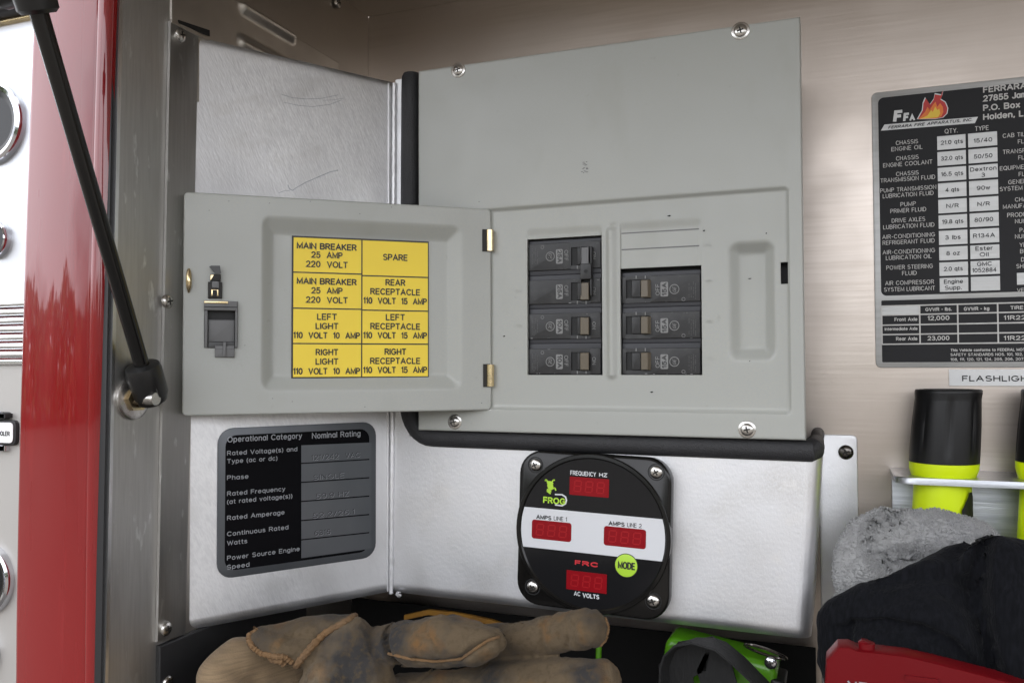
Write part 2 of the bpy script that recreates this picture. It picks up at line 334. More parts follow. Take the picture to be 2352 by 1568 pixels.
def band(pts, h):
    """mitred strip of half width h round a polyline"""
    P = [pts[0]]
    for p in pts[1:]:
        if math.hypot(p[0] - P[-1][0], p[1] - P[-1][1]) > h*.05: P.append(p)
    if len(P) < 2: return [], []
    loop = math.hypot(P[0][0] - P[-1][0], P[0][1] - P[-1][1]) < h*.3 and len(P) > 5
    if loop: P = P[:-1]
    n = len(P); vs = []; D = []
    for i in range(n if loop else n - 1):
        a, b = P[i], P[(i + 1) % n]; l = math.hypot(b[0] - a[0], b[1] - a[1]); D.append(((b[0] - a[0])/l, (b[1] - a[1])/l))
    for i in range(n):
        d0 = D[i - 1] if (i or loop) else D[0]; d1 = D[i] if (i < n - 1 or loop) else D[-1]
        nx, ny = -(d0[1] + d1[1]), d0[0] + d1[0]; l = math.hypot(nx, ny) or 1; nx, ny = nx/l, ny/l
        c = max(.45, nx*-d1[1] + ny*d1[0]); k = h/c; x, y = P[i]
        if not loop and i == 0: x, y = x - d1[0]*h*.55, y - d1[1]*h*.55
        if not loop and i == n - 1: x, y = x + d0[0]*h*.55, y + d0[1]*h*.55
        vs += [(x + nx*k, y + ny*k), (x - nx*k, y - ny*k)]
    fs = [[2*i, 2*i + 1, 2*((i + 1) % n) + 1, 2*((i + 1) % n)] for i in range(n if loop else n - 1)]
    return vs, fs
class Page:
    """writing on a plane, laid out in the coordinates of one enlarged view of the photograph"""
    def __init__(s, mb, fr, ox, oy, k, n): s.mb, s.fr, s.ox, s.oy, s.k, s.n = mb, fr, ox, oy, k, n
    def uv(s, x, y): return s.fr.uv(s.ox + s.k*x, s.oy + s.k*y, s.n)
    def text(s, st, x, y, cap, m, al='c', w=None, bold=0.0, rot=0, shear=0.0, dn=0.0):
        pl = lay(st, shear); a = s.uv(x, y)
        xs_ = [q[0] for p in pl for q in p]; x0, x1 = min(xs_), max(xs_)
        if rot in (0, 180): c = abs(s.uv(x, y - cap)[1] - a[1]); d, up = ((1, 0), (0, 1)) if rot == 0 else ((-1, 0), (0, -1))
        else:
            c = abs(s.uv(x + cap, y)[0] - a[0]); d, up = ((0, 1), (-1, 0)) if rot > 0 else ((0, -1), (1, 0))
        t = c*max(.05, .13 + bold*2.6); sy = c - t; sx = sy*.98
        if w:
            W = abs(s.uv(x + w, y)[0] - a[0]) if rot in (0, 180) else abs(s.uv(x, y + w)[1] - a[1])
            sx = (W - t)/max(x1 - x0, .05) if x1 - x0 > .05 else sx
        off = {'c': (x0 + x1)/2*sx, 'l': x0*sx - t/2, 'r': x1*sx + t/2}[al]
        for kk, p in enumerate(pl):
            vs, fs = band([(px*sx - off, py*sy + t/2) for px, py in p], t/2)
            s.mb.add([s.fr.p(a[0] + d[0]*q + up[0]*r, a[1] + d[1]*q + up[1]*r, s.n + dn + (kk % 5)*6e-6) for q, r in vs], fs, m)
    def quad(s, x0, y0, x1, y1, m, dn=0.0):
        s.mb.flat(s.fr, [s.uv(x0, y1), s.uv(x1, y1), s.uv(x1, y0), s.uv(x0, y0)], s.n + dn, m)
    def poly(s, pts, m, dn=0.0): s.mb.flat(s.fr, [s.uv(*p) for p in pts], s.n + dn, m)
    def rbox(s, x0, y0, x1, y1, r, m, dn=0.0):
        a, b = s.uv(x0, y1); c, d = s.uv(x1, y0); rr = abs(s.uv(x0 + r, y1)[0] - a)
        s.mb.plate(s.fr, a, b, c, d, s.n + dn - .00005, s.n + dn, m, r=rr)

def sd_rr(u, v, rc, r):                              # signed distance to a rounded rectangle
    cu, cv = (rc[0] + rc[2])/2, (rc[1] + rc[3])/2; hw, hh = (rc[2] - rc[0])/2 - r, (rc[3] - rc[1])/2 - r
    dx, dy = abs(u - cu) - hw, abs(v - cv) - hh
    return math.hypot(max(dx, 0), max(dy, 0)) + min(max(dx, dy), 0) - r
def sst(x): x = min(max(x, 0), 1); return x*x*(3 - 2*x)
def ramp(x):
    x = min(max(x, 0), 1); k = .16
    if x < k: return x*x/(2*k)/(1 - k)
    if x > 1 - k: return 1 - (1 - x)**2/(2*k)/(1 - k)
    return (x - k/2)/(1 - k)
def rectpx(fr, x0, y0, x1, y1, n=0.0):
    a = fr.uv(x0, y1, n); b = fr.uv(x1, y1, n); c = fr.uv(x1, y0, n); d = fr.uv(x0, y0, n)
    return ((a[0] + d[0])/2, (a[1] + b[1])/2, (b[0] + c[0])/2, (c[1] + d[1])/2)
def sheet(mb, fr, rc, h, m, step, cu=(), cv=(), holes=(), skirt=.01, hole_depth=.0025, corner=0.0, base=0.0):
    """height-field sheet over the rectangle rc: pressed metal with recesses, openings and a folded edge"""
    u0, v0, u1, v1 = rc
    def line(a, b, ex):
        n = max(2, int((b - a)/step)); xs = [a + (b - a)*i/n for i in range(n + 1)]
        xs = [x for x in xs if all(abs(x - e) > step*.3 for e in ex if a < e < b) or x in (a, b)]
        return sorted(set(xs + [e for e in ex if a < e < b]))
    eu = list(cu) + [u0 + d for d in (.0004, .001, .002)] + [u1 - d for d in (.0004, .001, .002)]
    ev = list(cv) + [v0 + d for d in (.0004, .001, .002)] + [v1 - d for d in (.0004, .001, .002)]
    for hq in holes: eu += [hq[0], hq[2]]; ev += [hq[1], hq[3]]
    us, vsn = line(u0, u1, eu), line(v0, v1, ev); nu, nv = len(us), len(vsn)
    def rc_(u, v):
        if corner:
            for (a, b, sx, sy) in ((u0, v0, 1, 1), (u1, v0, -1, 1), (u0, v1, 1, -1), (u1, v1, -1, -1)):
                dx, dy = corner - (u - a)*sx, corner - (v - b)*sy
                if dx > 0 and dy > 0:
                    k = max(dx, dy)/math.hypot(dx, dy); return a + sx*(corner - dx*k), b + sy*(corner - dy*k)
        return u, v
    pts = []
    for v in vsn:
        for u in us:
            a, b = rc_(u, v); e = min(u - u0, u1 - u, v - v0, v1 - v)
            dr = .0012 - math.sqrt(max(0, .0012**2 - max(0, .0012 - e)**2))
            pts.append(fr.p(a, b, base + h(u, v) - dr))
    fs = []; hs = {}
    for j in range(nv - 1):
        for i in range(nu - 1):
            c0, c1 = (us[i] + us[i + 1])/2, (vsn[j] + vsn[j + 1])/2
            hit = [k for k, q in enumerate(holes) if q[0] < c0 < q[2] and q[1] < c1 < q[3]]
            if not hit: fs.append([j*nu + i, j*nu + i + 1, (j + 1)*nu + i + 1, (j + 1)*nu + i])
    k = len(pts)
    border = [i for i in range(nu)] + [j*nu + nu - 1 for j in range(1, nv)] + [(nv - 1)*nu + i for i in range(nu - 2, -1, -1)] + [j*nu for j in range(nv - 2, 0, -1)]
    for b in border: pts.append(Vector(pts[b]) - fr.N*skirt)
    n = len(border)
    for a in range(n): fs.append([border[a], border[(a + 1) % n], k + (a + 1) % n, k + a])
    mb.add(pts, fs, m)
    for q in holes:
        cs = [(q[0], q[1]), (q[2], q[1]), (q[2], q[3]), (q[0], q[3])]
        top = [fr.p(a, b, base + h(a, b)) for a, b in cs]; bot = [p - fr.N*hole_depth for p in top]
        mb.loft([top, bot], m, False, False)
def screw(parent, fr, px, py, r=.0044, n=0.0, rot=.4, washer=False, mat='screw_steel', name='screw'):
    u, v = fr.uv(px, py, n); mb = MB()
    if washer: mb.disc(fr, u, v, [(r*1.35, n), (r*1.35, n + .0006), (r*1.2, n + .0009)], mat)
    prof = [(r, n - .0005), (r, n + r*.16)] + [(r*math.cos(t), n + r*.16 + r*.40*math.sin(t)) for t in (.25, .5, .75, 1.0, 1.2, 1.35)]
    mb.disc(fr, u, v, prof, mat, 28)
    f2 = fr.moved(u, v, rot); q = r*.50; h = n + r*.565
    mb.plate(f2, -q, -r*.11, q, r*.11, h - .0008, h, 'screw_slot'); mb.plate(f2, -r*.11, -q, r*.11, q, h - .0008, h + .00003, 'screw_slot')
    return mb.build(name, parent)
def blob(name, balls, mat, parent=None, voxel=.003, smooth=6, disp=(), flatY=1.0, Y0=None):
    """one continuous soft body grown from overlapping balls: (x, y, radius px, Y) joined along chains"""
    bm = bmesh.new()
    for chain in balls:
        pr = None
        for (px, py, rp, Y) in chain:
            c = atY(px, py, Y); z = (c - CAM).dot(f0.normalized()); r = rp*z/FPX
            steps = 1 if pr is None else max(2, int((c - pr[0]).length/(min(r, pr[1])*.3)))
            for k in range(1, steps + 1):
                t = k/steps; cc = c if pr is None else pr[0].lerp(c, t); rr = r if pr is None else pr[1] + (r - pr[1])*t
                bmesh.ops.create_icosphere(bm, subdivisions=2, radius=1, matrix=Matrix.Translation(cc) @ Matrix.Diagonal((rr, rr*flatY, rr, 1)))
            pr = (c, r)
    me = bpy.data.meshes.new(name); bm.to_mesh(me); bm.free()
    o = bpy.data.objects.new(name, me); C.objects.link(o)
    md = o.modifiers.new('r', 'REMESH'); md.mode = 'VOXEL'; md.voxel_size = voxel
    md = o.modifiers.new('s', 'SMOOTH'); md.iterations = smooth; md.factor = .5
    bpy.context.view_layer.update()
    m2 = bpy.data.meshes.new_from_object(o.evaluated_get(bpy.context.evaluated_depsgraph_get()))
    bpy.data.objects.remove(o); bpy.data.meshes.remove(me)
    nrm = [v.normal.copy() for v in m2.vertices]
    for v, nn in zip(m2.vertices, nrm):
        d = 0
        for (sc, am) in disp: d += noise.noise(v.co*sc)*am if am > 0 else -abs(am)*max(0, 1 - abs(noise.noise(v.co*sc))*5)
        v.co += nn*d
    m2.name = name; m2.materials.clear(); m2.materials.append(MATS[mat])
    m2.polygons.foreach_set('use_smooth', [True]*len(m2.polygons))
    o = bpy.data.objects.new(name, m2); C.objects.link(o)
    if parent: attach(o, parent)
    return o
def groove(o, path, Y, depth, wl, wr):
    """press a fold into a soft body along a path; wl, wr = its width left and right of the direction of travel (px)"""
    P = [atY(x, y, Y) for x, y in path]; k = (P[0] - CAM).dot(f0)/FPX; wl, wr = wl*k, wr*k
    for v in o.data.vertices:
        best = None
        for a, b in zip(P, P[1:]):
            dx, dz = b.x - a.x, b.z - a.z; L2 = dx*dx + dz*dz; t = min(max(((v.co.x - a.x)*dx + (v.co.z - a.z)*dz)/L2, 0), 1)
            ex, ez = v.co.x - a.x - dx*t, v.co.z - a.z - dz*t; d = math.hypot(ex, ez)
            if best is None or d < best[0]: best = (d, dx*ez - dz*ex > 0)
        w_ = wl if best[1] else wr
        if best[0] < w_ and v.normal.y < -.05:
            f = (1 - sst(best[0]/w_))*sst((-v.normal.y - .05)/.45); v.co.y += depth*f; v.co.x -= v.normal.x*depth*f*.2; v.co.z -= v.normal.z*depth*f*.2
    o.data.update()
def on_mesh(o, px, py, lift=0.0):
    bv = BVHTree.FromPolygons([v.co for v in o.data.vertices], [list(p.vertices) for p in o.data.polygons])
    d = ray(px, py).normalized(); h = bv.ray_cast(CAM, d)
    return (h[0] - d*lift) if h[0] else None

# ------------------------------------------------------------------ planes of the place
YC = .5945; YP = YC + .012; YR = .715
F = Fr((0, YP, CAMZ), (1, 0, 0), (0, 0, 1), (0, -1, 0))          # front of the aluminium box
FC = Fr((0, YC, CAMZ), (1, 0, 0), (0, 0, 1), (0, -1, 0))         # breaker panel cover
RW = Fr((0, YR, CAMZ), (1, 0, 0), (0, 0, 1), (0, -1, 0))         # rear wall
c0 = F.at(899, 760)
L = Fr(c0, (math.cos(ANG_SIDE), math.sin(ANG_SIDE), 0), (0, 0, 1), (math.sin(ANG_SIDE), -math.cos(ANG_SIDE), 0))
b0 = L.at(440, 766); XS = b0.x
SD = Fr((XS, 0, CAMZ), (0, 1, 0), (0, 0, 1), (1, 0, 0))          # left jamb / side wall, u = depth
YJ = SD.at(268, 784).y                                           # front edge of the jamb
print('XS', XS, 'YJ', YJ, 'bend', b0.y, 'rear corner', SD.at(860, 100).y)
ZT, ZB = CAMZ + .34, CAMZ - .40                                   # compartment ceiling and floor
XR = .95

# ------------------------------------------------------------------ ground, trees
mb = MB(); mb.add([(-800, -800, 0), (800, -800, 0), (800, 800, 0), (-800, 800, 0)], [[0, 1, 2, 3]], 'asphalt')
tag(mb.build('ground', smooth=False), None, None, kind='structure')
bm = MB()
for k in range(16000):
    a = random.uniform(R(180), R(360)); d = random.uniform(23, 28)
    top = 3.3 + 1.2*noise.noise(Vector((a*5, 0, 3))) + .8*noise.noise(Vector((a*13, 2, 3)))
    z = top*random.random()**.8; c = Vector((d*math.cos(a), d*math.sin(a), z))
    r = random.uniform(.18, .42); t = Vector((random.gauss(0, 1), random.gauss(0, 1), random.gauss(0, 1))).normalized(); q = t.orthogonal().normalized()*r; t = t.cross(q).normalized()*r
    bm.add([c - q, c - t*.6, c + q, c + t*.6], [[0, 1, 2, 3]], 'tree_leaf')
tag(bm.build('tree_line', smooth=False), 'dark belt of leafy trees far behind the viewer', 'trees', kind='stuff')

# ------------------------------------------------------------------ truck body
T = thing('fire_truck', (0, YR, 0.4), 'red and bare aluminium truck body with an open side compartment around the grey breaker panel', 'fire truck')
m = MB()
a = [(-2.6, YR + .02), (2.6, YR + .02), (2.6, 2.9), (-2.6, 2.9)]
m.loft([[Vector((x, y, .45)) for x, y in a], [Vector((x, y, 2.75)) for x, y in a]], 'red_paint'); m.build('body_shell', T)
m = MB(); sheet(m, RW, (XS - .01, ZB - CAMZ, XR + .01, ZT - CAMZ + .01), lambda u, v: .0011*noise.noise(Vector((u*5, v*4, 2))) + .00035*noise.noise(Vector((u*15, v*12, 8))), 'brushed_wall', .008, skirt=.01); m.build('back_wall', T)
m = MB(); m.plate(SD, YJ + .004, ZB - CAMZ, YR, ZT - CAMZ, -.003, 0, 'bare_wall'); m.build('side_wall', T)
m = MB(); m.add([(XS, YJ, ZT), (XR, YJ, ZT), (XR, YR, ZT), (XS, YR, ZT), (XS, YJ, ZT + .02), (XR, YJ, ZT + .02), (XR, YR, ZT + .02), (XS, YR, ZT + .02)],
      [[0, 1, 2, 3], [4, 5, 6, 7], [0, 1, 5, 4], [1, 2, 6, 5], [2, 3, 7, 6], [3, 0, 4, 7]], 'bare_wall'); m.build('ceiling', T)
m = MB(); m.add([(XS, YJ, ZB), (XR, YJ, ZB), (XR, YR, ZB), (XS, YR, ZB), (XS, YJ, ZB - .02), (XR, YJ, ZB - .02), (XR, YR, ZB - .02), (XS, YR, ZB - .02)],
      [[0, 1, 2, 3], [4, 5, 6, 7], [0, 1, 5, 4], [1, 2, 6, 5], [2, 3, 7, 6], [3, 0, 4, 7]], 'dark_floor_and_shade'); m.build('floor', T)
m = MB(); m.add([(XR, YJ, ZB), (XR, YR, ZB), (XR, YR, ZT), (XR, YJ, ZT), (XR + .08, YJ, ZB), (XR + .08, YR, ZB), (XR + .08, YR, ZT), (XR + .08, YJ, ZT)],
      [[0, 1, 2, 3], [4, 5, 6, 7], [0, 1, 5, 4], [2, 3, 7, 6], [0, 3, 7, 4]], 'bare_wall'); m.build('far_jamb', T)
m = MB(); q_ = RW.uv(900, 1330); m.plate(RW, XS + .002, ZB - CAMZ, F.uv(1880, 1476)[0] - .004, q_[1] - .012, .028, .030, 'dark_floor_and_shade'); m.build('rear_shade', T)  # near-black plate added as painted shade on the lower back wall
# left jamb: a broad strip of mill aluminium, with a bright cut edge and the seal in front of it
def strip(mbx, xt, xb, n0, n1, mat, y0=-60, y1=1640):
    p = [SD.uv(xt[0], y0, n1), SD.uv(xt[1], y0, n1), SD.uv(xb[1], y1, n1), SD.uv(xb[0], y1, n1)]
    mbx.poly(SD, [p[3], p[2], p[1], p[0]], n0, n1, mat)
m = MB(); strip(m, (284, 420), (247, 380), -.004, .0006, 'mill_aluminium'); m.build('door_jamb', T)
m = MB(); strip(m, (276, 284), (240, 247), -.004, .0006, 'edge_aluminium'); m.build('jamb_edge', T)
m = MB(); strip(m, (262, 276), (230, 240), -.006, -.0008, 'seal_black'); m.build('door_seal', T)
# red corner post: rounded section, slightly leaning like the photograph's
def post_section(pxl, pxr, py):
    yf = YJ - .010
    q0, q1 = atY(pxl, py, yf), atY(pxr, py, yf); xl, xr, z = q0.x, q1.x, q0.z*.5 + q1.z*.5
    out = []; r1 = .0045; r2 = .007
    for k in range(7): t = R(180 + 90*k/6); out.append(Vector((xl + r1 + r1*math.cos(t), yf + r1 + r1*math.sin(t), z)))
    w_ = xr - xl
    out += [Vector((xr - r2 - .004, yf, z)), Vector((xr - r2 - .0025, yf + .0008, z)), Vector((xr - r2 - .001, yf, z))]
    for k in range(7): t = R(270 + 90*k/6); out.append(Vector((xr - r2 + r2*math.cos(t), yf + r2 + r2*math.sin(t), z)))
    out += [Vector((xr - .003, yf + .010, z)), Vector((xr - .02, yf + .03, z)), Vector((xl, yf + .06, z))]
    return out
m = MB(); secs = []
for k in range(9):
    py = -80 + 1740*k/8; t = (py + 80)/1740
    xl = 76 + (28 - 76)*(1 - (1 - t)**1.6); xr = 252 + (219 - 252)*(1 - (1 - t)**1.7)
    secs.append(post_section(xl, xr, py))
m.loft(secs, 'red_paint'); m.build('red_post', T)
# louvered panel on the side wall
rc = rectpx(SD, 394, -60, 780, 60, .002)
lowz = SD.uv(393, 42, .002)[1]; topz = SD.uv(394, -90, .002)[1]
ua, ub = SD.uv(394, 30, .002)[0], SD.uv(780, 100, .002)[0]
lv = []
for (x0, y0, x1, y1) in ((543, -78, 683, 12), (543, 6, 683, 92), (541, 88, 683, 172)):
    p0, p1 = SD.uv(x0, y0, .002), SD.uv(x1, y1, .002); lv.append((p0[0], (p0[1] + p1[1])/2, p1[0]))
def hv(u, v):
    h = 0
    for (u0, vc, u1) in lv:
        d = sd_rr(u, v, (u0, vc - .008, u1, vc + .008), .0079)
        if d < 0: h = max(h, .0040*sst(-d/.0080))
    return h
m = MB(); sheet(m, SD, (ua, lowz - .05, ub, topz), hv, 'vent_steel', .0014, skirt=.002, base=.002)
vp = m.build('louvered_panel', T)
screw(vp, SD, 775, 8, .0045, .002)
m = MB(); m.plate(SD, ua - .001, lowz - .0035, ub, lowz - .001, .002, .0035, 'vent_steel'); m.build('panel_edge', vp)
m = MB(); m.poly(SD, [SD.uv(*q, .0036) for q in ((410, 54), (482, 84), (482, 70), (410, 46))], .0030, .0036, 'pitch_black'); m.build('panel_gap', vp)
# black lower lining
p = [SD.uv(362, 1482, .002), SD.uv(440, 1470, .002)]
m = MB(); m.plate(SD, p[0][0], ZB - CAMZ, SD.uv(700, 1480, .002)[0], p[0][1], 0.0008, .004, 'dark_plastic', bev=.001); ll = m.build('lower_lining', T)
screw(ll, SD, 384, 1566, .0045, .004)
# lift-up door held open above, out of frame
m = MB()
sec = [(YJ - .01, ZT + .03), (-.30, ZT + .13), (-.30, ZT + .165), (YJ - .01, ZT + .07)]
m.loft([[Vector((XS - .02, y, z)) for y, z in sec], [Vector((XR + .03, y, z)) for y, z in sec]], 'bare_wall'); m.build('lift_up_door', T)

# ------------------------------------------------------------------ pump panel at far left
YPP = YJ + .03
PP = Fr((0, YPP, CAMZ), (1, 0, 0), (0, 0, 1), (0, -1, 0))
pt = thing('pump_panel', tuple(PP.at(0, 784)), 'bright metal pump panel beside the red post, with ribbed trim', 'control panel')
ur = PP.uv(85, 784)[0]; ul = ur - .42
def pz(y): return PP.uv(20, y)[1]
m = MB(); m.plate(PP, ul, pz(690), ur, pz(52), -.01, 0, 'pump_panel_metal'); m.build('upper_panel', pt)
m = MB(); m.plate(PP, ul, pz(2000), ur, pz(838), -.01, 0, 'pump_lower'); m.build('lower_panel', pt)
m = MB()
zz = [pz(690) + (pz(824) - pz(690))*k/7 for k in range(8)]
for k in range(7): m.plate(PP, ul, zz[k + 1] + .0006, ur, zz[k] - .0006, -.01, .006, 'ribbed_trim', bev=.0022)
m.plate(PP, ul, pz(838), ur, pz(825), -.01, .003, 'ribbed_trim', bev=.001)
m.build('ribbed_trim', pt)
m = MB(); m.plate(PP, ul, pz(48), ur, pz(-90), -.01, .014, 'dark_plastic', bev=.003); m.build('dark_header', pt)
m = MB(); m.plate(PP, ul, pz(57), ur, pz(47), -.01, .004, 'zinc_yellow', bev=.001); m.build('header_edge', pt)
def dial(cx, cy, rp, label):
    u, v = PP.uv(cx, cy, .004); r = rp*(PP.at(cx, cy) - CAM).dot(f0)/FPX
    g = thing('round_gauge', tuple(PP.p(u, v, 0)), label, 'gauge', 'chrome gauges on the pump panel')
    m = MB(); m.disc(PP, u, v, [(r, 0), (r, .0025), (r*.97, .0045), (r*.90, .0055), (r*.80, .0045), (r*.77, .0025)], 'chrome', 56, True, False); m.build('bezel', g)
    m = MB(); m.disc(PP, u, v, [(r*.78, .0008), (r*.78, .0030), (r*.64, .0022)], 'gauge_black', 48, False, False); m.build('inner_ring', g)
    m = MB(); m.disc(PP, u, v, [(r*.65, .0008), (r*.65, .0018)], 'gauge_dial', 48); m.build('dial', g)
dial(-22, 282, 96, 'largest chrome ringed gauge high on the bright pump panel')
dial(-18, 548, 45, 'small chrome gauge just above the ribbed trim of the pump panel')
dial(-36, 1330, 80, 'chrome gauge low on the beige pump panel, above the lowest one')
dial(-50, 1500, 54, 'lowest chrome gauge on the beige pump panel')
# name plate under the trim
m = MB(); tg = thing('valve_label', tuple(PP.at(10, 990)), 'small white label plate reading OLER on the beige pump panel', 'label')
u0, v0, u1, v1 = rectpx(PP, -120, 963, 36, 1020, .003)
m.plate(PP, u0, v0, u1, v1, 0, .003, 'ink', r=.004, bev=.0005); m.build('plate', tg)
m = MB(); u0, v0, u1, v1 = rectpx(PP, -116, 968, 31, 1014, .003); m.plate(PP, u0, v0, u1, v1, .0032, .0036, 'white_paper', r=.003)
pg = Page(m, PP, 0, 0, 1, .0038); pg.text('COOLER', 22, 1001, 11, 'ink', 'r', bold=.02)
m.build('face', tg)
m = MB(); u0, v0, u1, v1 = rectpx(PP, -110, 945, 34, 1034, .003)
m.plate(PP, u0, pz(962), u1 - .006, v1, 0, .006, 'dark_plastic', r=.004, bev=.001); m.plate(PP, u0, v0, u1 - .008, pz(1021), 0, .004, 'chrome', r=.004, bev=.001); m.build('bracket', tg)

# ------------------------------------------------------------------ aluminium box (side face, front face, flanges)
BX = thing('aluminium_enclosure', tuple(F.at(900, 1362)), 'bent bare aluminium housing below and left of the grey breaker panel', 'enclosure')
def patch(mb, fr, TL, TR, BR, BL, m, nu=60, nv=60, top=0, bot=0, left=0, right=0, back=.02, wob=.0004, seed=0.0):
    """four pixel corners on a plane, with rolled edges of the given radii turning back"""
    q = [Vector(fr.uv(*c)) for c in (TL, TR, BR, BL)]
    W = (q[1] - q[0]).length; H = (q[0] - q[3]).length
    def axis(n, Ln, ra, rb):
        xs = [i/n for i in range(n + 1)]
        for r, s in ((ra, 0), (rb, 1)):
            if r:
                for k in range(7):
                    d = r*(1 - math.cos(math.pi/2*k/6)); xs.append(d/Ln if s == 0 else 1 - d/Ln)
        return sorted(set(round(x, 6) for x in xs))
    ss, tt = axis(nu, W, left, right), axis(nv, H, top, bot)
    def drop(d, r): return 0 if (not r or d >= r) else r - math.sqrt(max(0, r*r - (r - d)**2))
    vs = []; fs = []; rows = []
    for t in tt:
        row = []
        for s in ss:
            p = q[0]*(1 - s)*(1 - t) + q[1]*s*(1 - t) + q[2]*s*t + q[3]*(1 - s)*t
            n = -drop(t*H, top) - drop((1 - t)*H, bot) - drop(s*W, left) - drop((1 - s)*W, right)
            n += wob*noise.noise(Vector((p.x*9 + seed, p.y*9, seed)))
            row.append(len(vs)); vs.append(fr.p(p.x, p.y, n))
        rows.append(row)
    for a in range(len(rows) - 1):
        for b in range(len(ss) - 1): fs.append([rows[a][b], rows[a][b + 1], rows[a + 1][b + 1], rows[a + 1][b]])
    def ret(idx):
        k = len(vs)
        for i in idx: vs.append(vs[i] - fr.N*back)
        for i in range(len(idx) - 1): fs.append([idx[i], idx[i + 1], k + i + 1, k + i])
    if top: ret(rows[0])
    if bot: ret(rows[-1])
    if right: ret([r[-1] for r in rows])
    if left: ret([r[0] for r in rows])
    mb.add(vs, fs, m)
m = MB(); patch(m, L, (452, 78), (912, 186), (896, 1364), (424, 1456), 'sanded_side_aluminium', 50, 90, top=.007, bot=.009, wob=.0006)
pg = Page(m, L, 392, 0, .31, .0004)
def scratch(pts, h, mt='rack_aluminium'):
    q = [pg.uv(*p) for p in pts]; vs, fs = band(q, h); m.add([L.p(u, v, .0005) for u, v in vs], fs, mt)
scratch([(868, 1372), (880, 1400), (902, 1412), (930, 1392), (1000, 1352), (1080, 1318), (1180, 1275), (1240, 1262)], .00035)
scratch([(800, 1430), (850, 1412), (880, 1415)], .0002)
scratch([(820, 700), (900, 725), (1000, 735), (1120, 730), (1240, 705)], .00018); scratch([(840, 760), (940, 782), (1050, 792), (1180, 775), (1260, 745)], .00018); scratch([(1130, 745), (1200, 742), (1280, 730)], .00014)
sp = m.build('side_panel', BX, ang=60)
m = MB(); patch(m, F, (902, 1000), (1888, 1030), (1862, 1476), (895, 1364), 'sanded_aluminium', 90, 50, bot=.009, right=.010, back=YR - YP - .002, wob=.0005, seed=3)
p = [F.uv(908, 184), F.uv(950, 178), F.uv(940, 1012), F.uv(901, 1002)]
m.poly(F, [p[3], p[2], p[1], p[0]], -.0016, 0, 'sanded_aluminium')
fp = m.build('front_panel', BX, ang=60)
# weld bead up the inside corner
m = MB(); pts = []; rr = []
for k in range(140):
    t = k/139; x = 906 + (898 - 906)*t + .25*math.sin(k*1.9); y = 192 + (1362 - 192)*t
    pts.append(F.at(x, y, .0012)); rr.append(.0019 + .00008*math.sin(k*2.1) + .00025*noise.noise(Vector((k*.5, 0, 0))))
m.tube(pts, rr, 'sanded_aluminium', 10)
pts = [F.at(893 + (890 - 893)*t/40, 192 + 1165*t/40, .003) for t in range(41)]; m.tube(pts, .0007, 'sanded_aluminium', 8)
pts = [F.at(915 + 3*math.sin(t), 1364 + 4*math.cos(t*1.3), .001) for t in range(5)]; m.tube(pts, .0018, 'sanded_aluminium', 10)
m.build('weld_bead', BX)
# flange screwed to the jamb
m = MB(); pp = [SD.uv(362, 1474, .003), SD.uv(426, 1456, .003), SD.uv(456, 78, .003), SD.uv(392, 48, .003)]
m.poly(SD, pp, .0008, .003, 'mill_aluminium', bev=.0006); fl = m.build('mounting_flange', BX)
for (x, y) in ((413, 82), (384, 692), (380, 1443)): screw(fl, SD, x, y, .0048, .003, rot=.2)
m = MB(); u0, v0, u1, v1 = rectpx(RW, 1884, 998, 1973, 1560, .002)
m.plate(RW, u0, v0 - .03, u1, v1, .0002, .0022, 'sanded_aluminium', r=.004, bev=.0006); fl = m.build('wall_flange', BX)
screw(fl, RW, 1943, 1038, .0056, .0022, mat='strut_rod')
# rubber edge trim round the cut-out
m = MB(); pts = [F.at(941, 176, .002)]
for k in range(1, 20): pts.append(F.at(941 - 4*k/19, 176 + 730*k/19, .002))
for k in range(1, 9): t = R(180 + 90*k/8); pts.append(F.at(992 + 55*math.cos(t), 925 - 78*math.sin(t) + 0, .002))
for k in range(1, 26): pts.append(F.at(992 + (1862 - 992)*k/25, 1003 + (1034 - 1003)*k/25, .002))
e = pts[-1]
pts += [e + Vector((.0012, .003, .0008)), e + Vector((.0022, .009, .002)), e + Vector((.0022, .03, .003)), e + Vector((.0022, YR - YP - .004, .003))]
n = len(pts); pts = [p_ + Vector((0, .0022, 0)) for p_ in pts]; m.tube([pts[0] + Vector((0, 0, .0035)), pts[0] + Vector((0, 0, .003))] + pts, [.004, .0062] + [.0076] + [.0079]*(n - 4) + [.0066, .0058, .0055], 'black_rubber', 22, flat=.9, ref=(0, 1, 0)); m.build('rubber_trim', BX)

# ------------------------------------------------------------------ rating plate on the side panel
mb = MB(); pg = Page(mb, L, 470.4, 940.8, .3, .0016)
qa = [L.uv(*c, .0016) for c in ((500, 983), (863, 969), (865, 1273), (500, 1326))]
RL = (( qa[0][0] + qa[3][0])/2, qa[2][1]*.15 + qa[3][1]*.85 - .0015, (qa[1][0] + qa[2][0])/2, (qa[0][1] + qa[1][1])/2)
th = thing('rating_plate', tuple(L.p(RL[0], RL[1], 0)), 'black and grey metal plate listing operational category and nominal rating below the open grey door', 'rating plate')
mb.plate(L, *RL, .0004, .0014, 'plate_grey', r=.011, bev=.0003)
d_ = .0052; mb.plate(L, RL[0] + d_, RL[1] + d_, RL[2] - d_*1.15, RL[3] - d_, .0013, .00155, 'plate_black', r=.008)
k = 'plate_text'
pg.text('Operational Category', 172, 250, 46, k, 'l', 572, .012); pg.text('Nominal Rating', 820, 222, 46, k, 'l', 372, .012)
